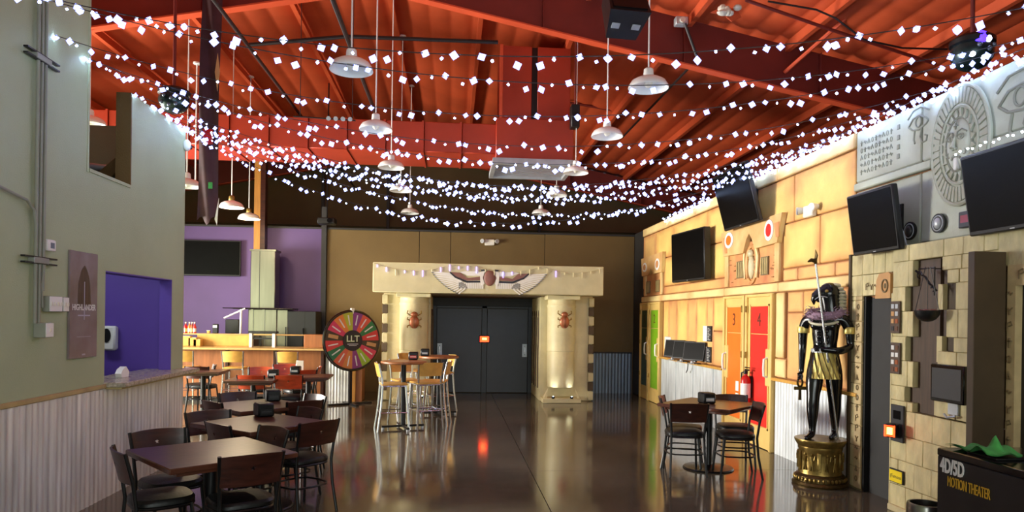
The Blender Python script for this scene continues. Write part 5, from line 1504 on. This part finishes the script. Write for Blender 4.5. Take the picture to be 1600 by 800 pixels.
chair_b('lit_walnut', 445, 578, 285, 'red chair behind the dispensers on the bar-side tables')
chair_b('walnut', 308, 582, 84, 'dark chair beside the left wall end with its back to the camera')
chair_b('walnut', 333, 579, 200, 'dark chair behind the half hidden brown table')
chair_b('walnut', 1077, 645, 84, 'dark chair at the lone right table with its walnut back to the camera')
chair_b('walnut', 1184, 644, 172, 'dark chair at the right side of the lone right table, seen from the side')
chair_b('walnut', 1037, 633, 338, 'dark chair at the left end of the lone right table')
chair_b('walnut', 1141, 630, 262, 'dark chair behind the lone right table by the red door')
napkins('black napkin dispenser on the second table', (*at_z(412, 650, .76).xy, .761), .55)
napkins('black napkin dispenser on the third table', (*at_z(426, 626, .76).xy, .761), .4)
napkins('black napkin dispenser with silver front on the left bar-side table', (*at_z(427, 590, .76).xy, .761), .1, 'silver_paint')
napkins('black napkin dispenser with bluish front on the right bar-side table', (*at_z(462, 584, .76).xy, .761), .0, 'metal_blue')
napkins('black napkin dispenser on the lone right table', (*at_z(1104, 630, .76).xy, .761), .1, 'silver_paint')
MB_ = thing('card_stand', 'small white card stand behind the bluish napkin dispenser', 'card', (*at_z(466, 583, .76).xy, .761))
MB().box(-.06, .06, .12, .14, 0, .2, .004).build('card', 'offwhite', MB_); MB().box(-.06, .06, .1, .16, 0, .012).build('foot', 'metal_black', MB_)

# high round tables with stools
def high_table(label, loc):
    t = thing('high_table', label, 'table', (loc[0], loc[1], 0), .3)
    MB().lathe([(0, 1.0), (.34, 1.0), (.35, 1.01), (.35, 1.03), (.34, 1.04), (0, 1.04)], 36).build('tabletop', 'bar_wood', t)
    MB().cyl((0, 0, .03), (0, 0, 1.0), .04, n=14).build('column', 'metal_black', t)
    for k in range(4):
        a = k * PI / 2
        lg = MB().box(0, .33, -.025, .025, .03, .06, .006, M=Matrix.Rotation(a, 4, 'Z')).build('foot', 'metal_black', t)
        MB().lathe([(0, 0), (.022, 0), (.022, .03), (0, .03)], 10, c=(.31 * math.cos(a), .31 * math.sin(a), 0)).build('glide', 'silver_paint', lg)
    return t
h1 = at_z(631, 564, 1.04); h2 = at_z(686, 556, 1.04)
high_table('front high round table with a red-faced dispenser, before the portal', h1)
high_table('rear high round table just left of the dark doors', h2)
SG = 'silver-legged high stools'
def stool_b(px, py, face, label, grp):
    p = at_z(px, py, .92); f = math.radians(face)
    return stool(p.x + .22 * math.cos(f), p.y + .22 * math.sin(f), face, label, grp)
stool_b(592, 577, 12, 'silver stool with tan back at the far left of the high tables', SG)
stool_b(627, 571, -65, 'silver stool behind the front high table', SG)
stool_b(673, 577, 112, 'silver stool with broad tan back to the camera at the front high table', SG)
stool_b(700, 574, 172, 'silver stool at the right end of the high tables', SG)
stool_b(706, 563, 200, 'silver stool behind the rear high table', SG)
stool_b(632, 560, -30, 'silver stool between rear high table and left column', SG)
t = napkins('dispenser with red card on the front high table', (*at_z(646, 562, 1.04).xy, 1.041), 0, 'red_paint')
t = napkins('dispenser with blue card on the rear high table', (*at_z(664, 556, 1.04).xy, 1.041), 0, 'metal_blue')
for px, lab in ((292, 'wooden-back bar stool at the bar, cut by the left wall end'), (369, 'wooden-back bar stool at the middle of the bar'), (453, 'wooden-back bar stool near the right end of the bar')):
    c = at_y(px, 560, 13.95); stool(c.x, 13.95, 90, lab, 'stools along the bar')

# ------------------------------------------------------------------ pendant lamps
def make_pendant(label, x, y, z, lit=False, top=None, r=.21):
    t = thing('pendant_lamp', label, 'lamp', (x, y, z), 0, 'white dome pendant lamps')
    MB().lathe([(r, .0), (r * 1.01, .006), (r * .98, .03), (r * .85, .075), (r * .6, .105), (r * .3, .12), (r * .26, .13), (r * .24, .12), (r * .55, .095), (r * .8, .068), (r * .94, .03), (r, .0)], 32).build('shade', 'enamel_white', t)
    MB().lathe([(.05, .118), (.056, .13), (.05, .2), (.035, .215), (.012, .22)], 16).build('socket_cap', 'enamel_white' if not lit else 'gold', t)
    tz = (roof_z(x) - .08 if top is None else top) - z
    MB().cyl((0, 0, .21), (0, 0, tz), .0085, n=8).build('rod', 'enamel_white', t)
    MB().lathe([(0, tz), (.06, tz), (.065, tz - .02), (.02, tz - .03)], 16).build('canopy', 'enamel_white', t)
    MB().sphere((0, 0, .06), (.045, .045, .055), 12, 8).build('bulb', 'bulb_warm' if lit else 'offwhite', t)
    if lit:
        ld = bpy.data.lights.new('pendant_glow', 'POINT'); ld.energy = lit; ld.color = (1, .8, .5); ld.shadow_soft_size = .06
        lo = bpy.data.objects.new('pendant_glow', ld); COL.objects.link(lo); lo.parent = t; lo.location = (0, 0, -.03)
    return t
ordn = ['nearest', 'second', 'third', 'fourth', 'farthest']
for k, y in enumerate((7.0, 9.2, 11.5, 13.6, 16.5)):
    make_pendant('white dome pendant lamp, %s in the left row' % ordn[k], -1.02, y, 4.12)
for k, y in enumerate((7.3, 9.3, 11.7, 13.9, 16.4)):
    make_pendant('white dome pendant lamp, %s in the right row' % ordn[k], 2.03, y, 4.17)
c = at_y(362, 322, 13.0); make_pendant('lit warm pendant lamp over the bar, larger of two', c.x, 13.0, c.z - .03, 60)
c = at_y(389, 340, 14.6); make_pendant('lit warm pendant lamp over the bar, smaller and farther', c.x, 14.6, c.z - .03, 45)
c = at_y(292, 292, 11.0); make_pendant('white pendant lamp half hidden behind the left wall end', c.x, 11.0, c.z)
c = at_y(140, 195, 10.2); make_pendant('white pendant lamp seen through the upper wall opening', c.x, 10.2, c.z)
# hanging rods without lamps in view
for px, py, Y, lab in ((308, 98, 12.0, 'thin white rod with round canopy left of the banner'),):
    c = at_y(px, py, Y); t = thing('drop_rod', lab, 'rod', (c.x, Y, c.z)); MB().cyl((0, 0, -2.0), (0, 0, 0), .012, n=8).build('rod', 'enamel_white', t); MB().lathe([(0, 0), (.06, 0), (.06, -.025), (.012, -.03)], 14).build('canopy', 'enamel_white', t)

# ------------------------------------------------------------------ things hanging from the roof
c = at_y(975, 26, 6.6)
t = thing('hanging_speaker', 'black trapezoid loudspeaker hanging from the roof, top centre', 'speaker', c, .1)
M = Matrix.Rotation(-.5, 4, 'X')
vs = [(-.2, -.16, -.12), (.2, -.16, -.12), (.15, .16, -.12), (-.15, .16, -.12), (-.17, -.16, .34), (.17, -.16, .34), (.13, .16, .34), (-.13, .16, .34)]
m_ = MB(); m_.add(vs, [(0, 3, 2, 1), (4, 5, 6, 7), (0, 1, 5, 4), (1, 2, 6, 5), (2, 3, 7, 6), (3, 0, 4, 7)], M); m_.build('cabinet', 'black', t)
MB().box(-.165, .165, -.175, -.16, -.09, .31, M=M).build('grille', 'metal_black', t)
for s in (-1, 1):
    MB().box(s * .1 - .04, s * .1 + .04, -.02, .04, -.13, -.12, .003, M=M).build('corner_plate', 'silver_paint', t)
    MB().cyl((s * .15, 0, .2), (s * .12, .1, 1.6), .006, n=6).build('cable', 'pipe_black', t)
def ball(label, px, py, Y, r, lights):
    c = at_y(px, py, Y); t = thing('disco_light', label, 'light', c)
    MB().sphere((0, 0, 0), (r, r, r * .92), 20, 14).build('globe', 'mirror_dark', t)
    MB().lathe([(r * .9, .0), (r * 1.04, .02), (r * 1.04, .06), (r * .86, .09)], 24, c=(0, 0, r * .3)).build('band', 'black', t)
    MB().cyl((0, 0, r * .8), (0, 0, roof_z(c.x) - .1 - c.z), .02, n=10).build('hanger', 'red_steel', t)
    for k, (a, e) in enumerate(((-1.9, .1), (-1.4, -.1), (-1.0, .15), (-2.2, -.35), (-1.6, -.55), (-1.1, -.45))):
        d = Vector((math.cos(a) * math.cos(e), math.sin(a) * math.cos(e), math.sin(e)))
        MB().sphere(d * r * .98, r * .13, 8, 6).build('lens', 'blue_white' if lights and k in (3, 4) else 'metal_blue', t)
    if lights:
        for (a, e, q, m) in ((-1.75, .62, .42, 'blue_glow'), (-1.85, .75, .2, 'blue_white'), (-1.45, .42, .2, 'blue_white')):
            d = Vector((math.cos(a) * math.cos(e), math.sin(a) * math.cos(e), math.sin(e)))
            MB().sphere(d * r * (.8 if q > .3 else .98), r * q, 12, 8).build('lit_lens', m, t)
    return t
ball('dark green disco light globe above the left wall end', 272, 157, 9.3, .185, False)
ball('disco light globe glowing blue above the right wall', 1519, 83, 6.3, .185, True)
t = thing('projector', 'small dark projector hanging before the back wall', 'projector', at_y(511, 346, 15.6))
MB().box(-.19, .19, -.14, .14, -.07, .07, .02).build('case', 'black', t); MB().cyl((.08, -.14, 0), (.08, -.19, 0), .05, n=14).build('lens', 'black_gloss', t); MB().cyl((0, 0, .07), (0, 0, roof_z(t.location.x) - .1 - t.location.z), .015, n=8).build('pole', 'metal_black', t)
t = thing('small_speaker', 'small black speaker beside the drop duct', 'speaker', at_y(898, 182, 11.7))
MB().box(-.07, .07, -.1, .1, -.2, .18, .01).build('case', 'black', t); MB().cyl((0, -.1, .0), (0, -.105, 0), .05, n=14).build('cone', 'metal_black', t); MB().cyl((0, 0, .18), (0, 0, roof_z(t.location.x) - .1 - t.location.z), .012, n=8).build('hanger', 'red_steel', t)
sp = thing('track_spotlights', 'row of tiny white spotlights on a bar under the roof', 'light', at_y(520, 184, 12.2).lerp(at_y(520, 184, 11.2), 1))
MB().cyl((-.6, 0, .0), (.35, 0, -.03), .012, n=8).build('bar', 'pipe_black', sp)
for q in (-.5, .3): MB().cyl((q, 0, 0), (q, 0, roof_z(sp.location.x + q) - .06 - sp.location.z), .006, n=6).build('hanger', 'pipe_black', sp)
for k in range(4): MB().cyl((-.05 + .11 * k, -.02, -.02), (-.05 + .11 * k, -.1, -.04), .03, .035, 10).build('spot_head', 'silver_paint', sp)
# banner
c0, c1 = at_y(316, 0, 9.6), at_y(347, 0, 9.6)
bz0 = at_y(328, 345, 9.6).z
bn = thing('hanging_banner', 'long dark maroon cloth banner hanging beside the left wall end', 'banner', ((c0.x + c1.x) / 2, 9.6, bz0))
W = c1.x - c0.x; Ht = roof_z(c0.x) - .15 - bz0
vs = []; fs = []; nx, nz = 8, 40
for side in (0, 1):
    for j in range(nz + 1):
        for i in range(nx + 1):
            u, v = i / nx, j / nz
            vs.append((W * (u - .5) * (1 - .0 * v) - .03 * (1 - v), .03 * math.sin(u * 7 + v * 9) + .006 * side, v * Ht + (.06 * math.sin(u * 9) if j == 0 else 0)))
for side in (0, 1):
    o = side * (nx + 1) * (nz + 1)
    for j in range(nz):
        for i in range(nx):
            a = o + j * (nx + 1) + i; q = (a, a + 1, a + nx + 2, a + nx + 1); fs.append(q if side == 0 else q[::-1])
m_ = MB(); m_.add(vs, fs); m_.build('cloth', 'banner', bn)
MB().box(-W * .3, W * .18, -.05, -.035, 1.0, 1.2).build('red_patch', 'red_paint', bn, label='red square print on the banner'); MB().box(-.0, .05, -.05, -.035, .42, .5).build('green_patch', 'cloth_green', bn)
MB().prism([(W * .3, .02), (W * .5, .3), (W * .42, -.06)], -.02, -.008).build('torn_strip', 'offwhite', bn)
MB().prism([(W * .25, 1.95), (W * .38, 2.2), (W * .5, 1.95), (W * .38, 1.7)], -.05, -.04).build('diamond_print', 'medallion', bn)
MB().cyl((-W * .6, 0, Ht), (W * .6, 0, Ht), .02, n=8).build('rod', 'metal_black', bn)

# ------------------------------------------------------------------ string lights
bulb_me = MB()
def glare_star(r):
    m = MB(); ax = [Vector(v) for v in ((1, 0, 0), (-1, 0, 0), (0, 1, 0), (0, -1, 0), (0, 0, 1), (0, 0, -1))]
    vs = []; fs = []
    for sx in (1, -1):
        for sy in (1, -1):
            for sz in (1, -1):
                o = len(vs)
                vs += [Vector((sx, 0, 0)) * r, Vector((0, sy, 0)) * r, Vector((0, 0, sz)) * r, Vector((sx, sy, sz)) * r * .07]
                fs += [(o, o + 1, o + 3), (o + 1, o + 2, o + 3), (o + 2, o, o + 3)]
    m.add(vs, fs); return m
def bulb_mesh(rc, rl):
    """bright core with camera glare modelled around it as a glowing star"""
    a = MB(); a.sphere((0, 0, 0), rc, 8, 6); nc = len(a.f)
    st = glare_star(rl); a.add(st.v, st.f)
    me = a.mesh('bulb', 'bulb_white'); me.materials.append(MATS['bulb_glare'])
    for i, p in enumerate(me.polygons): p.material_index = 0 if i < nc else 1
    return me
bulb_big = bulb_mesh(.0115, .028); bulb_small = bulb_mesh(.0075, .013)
rs = random.Random(11)
def strand(label, A, B, sagv, per_m=9., name='string_lights', drop=.05):
    A, B = Vector(A), Vector(B); L = (B - A).length
    t = thing(name, label, 'string lights', A, 0, 'white star string lights')
    def P(u): return (B - A) * u + Vector((0, 0, -4 * sagv * u * (1 - u)))
    MB().tube([P(i / 40) for i in range(41)], .0035, 4).build('wire', 'pipe_black', t)
    n = int(L * per_m * 1.6); u = 0.
    i = 0; pattern = [(0, 1), (0, 1), (.5, 0), (1, 1), (.9, 1), (0, 0), (-.4, 1), (.5, 0)]
    while u < 1:
        d, big = pattern[i % len(pattern)]
        p = P(u) + Vector((rs.uniform(-.01, .01), rs.uniform(-.02, .02), -d * drop * rs.uniform(.4, 1) - .012))
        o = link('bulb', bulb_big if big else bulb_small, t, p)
        o.rotation_euler = (rs.uniform(-.3, .3), rs.uniform(-.5, .5), rs.uniform(-.4, .4)); s_ = rs.uniform(.85, 1.15); o.scale = (s_, s_, s_)
        u += rs.uniform(.5, 1.5) / n; i += 1
    return t
ZL, ZR = 3.9, 3.76
defs = [  # yl, yr, sag, zl, zr, bulbs per metre, label tail
    (4.61, 3.63, .531, 3.82, 3.77, 6, 'highest strand, nearest the camera'),
    (4.67, 4.82, .523, 3.85, 3.83, 6, 'second strand from the top'),
    (5.89, 4.99, .582, 3.92, 3.82, 6.5, 'third strand from the top'),
    (6.36, 5.70, .638, 3.91, 3.77, 6.5, 'fourth strand from the top'),
    (6.44, 6.30, .735, 3.93, 3.79, 9, 'fifth from the top, from the wall opening'),
    (7.30, 8.05, .689, 3.90, 3.80, 9, 'sixth strand, starting right of the upper wall opening'),
    (7.8, 7.3, .70, 3.91, 3.78, 9.5, 'seventh strand, dense, crossing the middle pendants'),
    (8.2, 8.7, .64, 3.91, 3.78, 9.5, 'eighth strand, dense, just below the seventh'),
    (8.45, 9.4, .60, 3.91, 3.78, 9.5, 'ninth strand, starting at the left wall end'),
    (8.57, 10.53, .67, 3.9, 3.76, 9, 'second lowest strand, sagging before the back wall'),
    (8.66, 6.78, 1.093, 3.91, 3.80, 8, 'lowest strand of all, sagging before the back wall'),
]
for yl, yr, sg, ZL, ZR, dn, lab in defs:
    strand('white string lights with star glare across the hall, ' + lab, (XL + .02, yl, ZL), (XR - .03, yr, ZR), sg, dn)
strand('white string lights with star glare along the top of the grey wall', (XR - .05, 4.2, 3.77), (XR - .05, 7.1, 3.76), .0, 15, drop=.09)
strand('white string lights with star glare along the top of the yellow wall', (XR - .05, 7.15, 3.76), (XR - .05, 11.0, 3.76), .0, 14, drop=.09)
strand('white string lights with star glare bunched on the far top of the yellow wall', (XR - .05, 11.3, 3.75), (XR - .05, 13.8, 3.75), .0, 14, drop=.09)
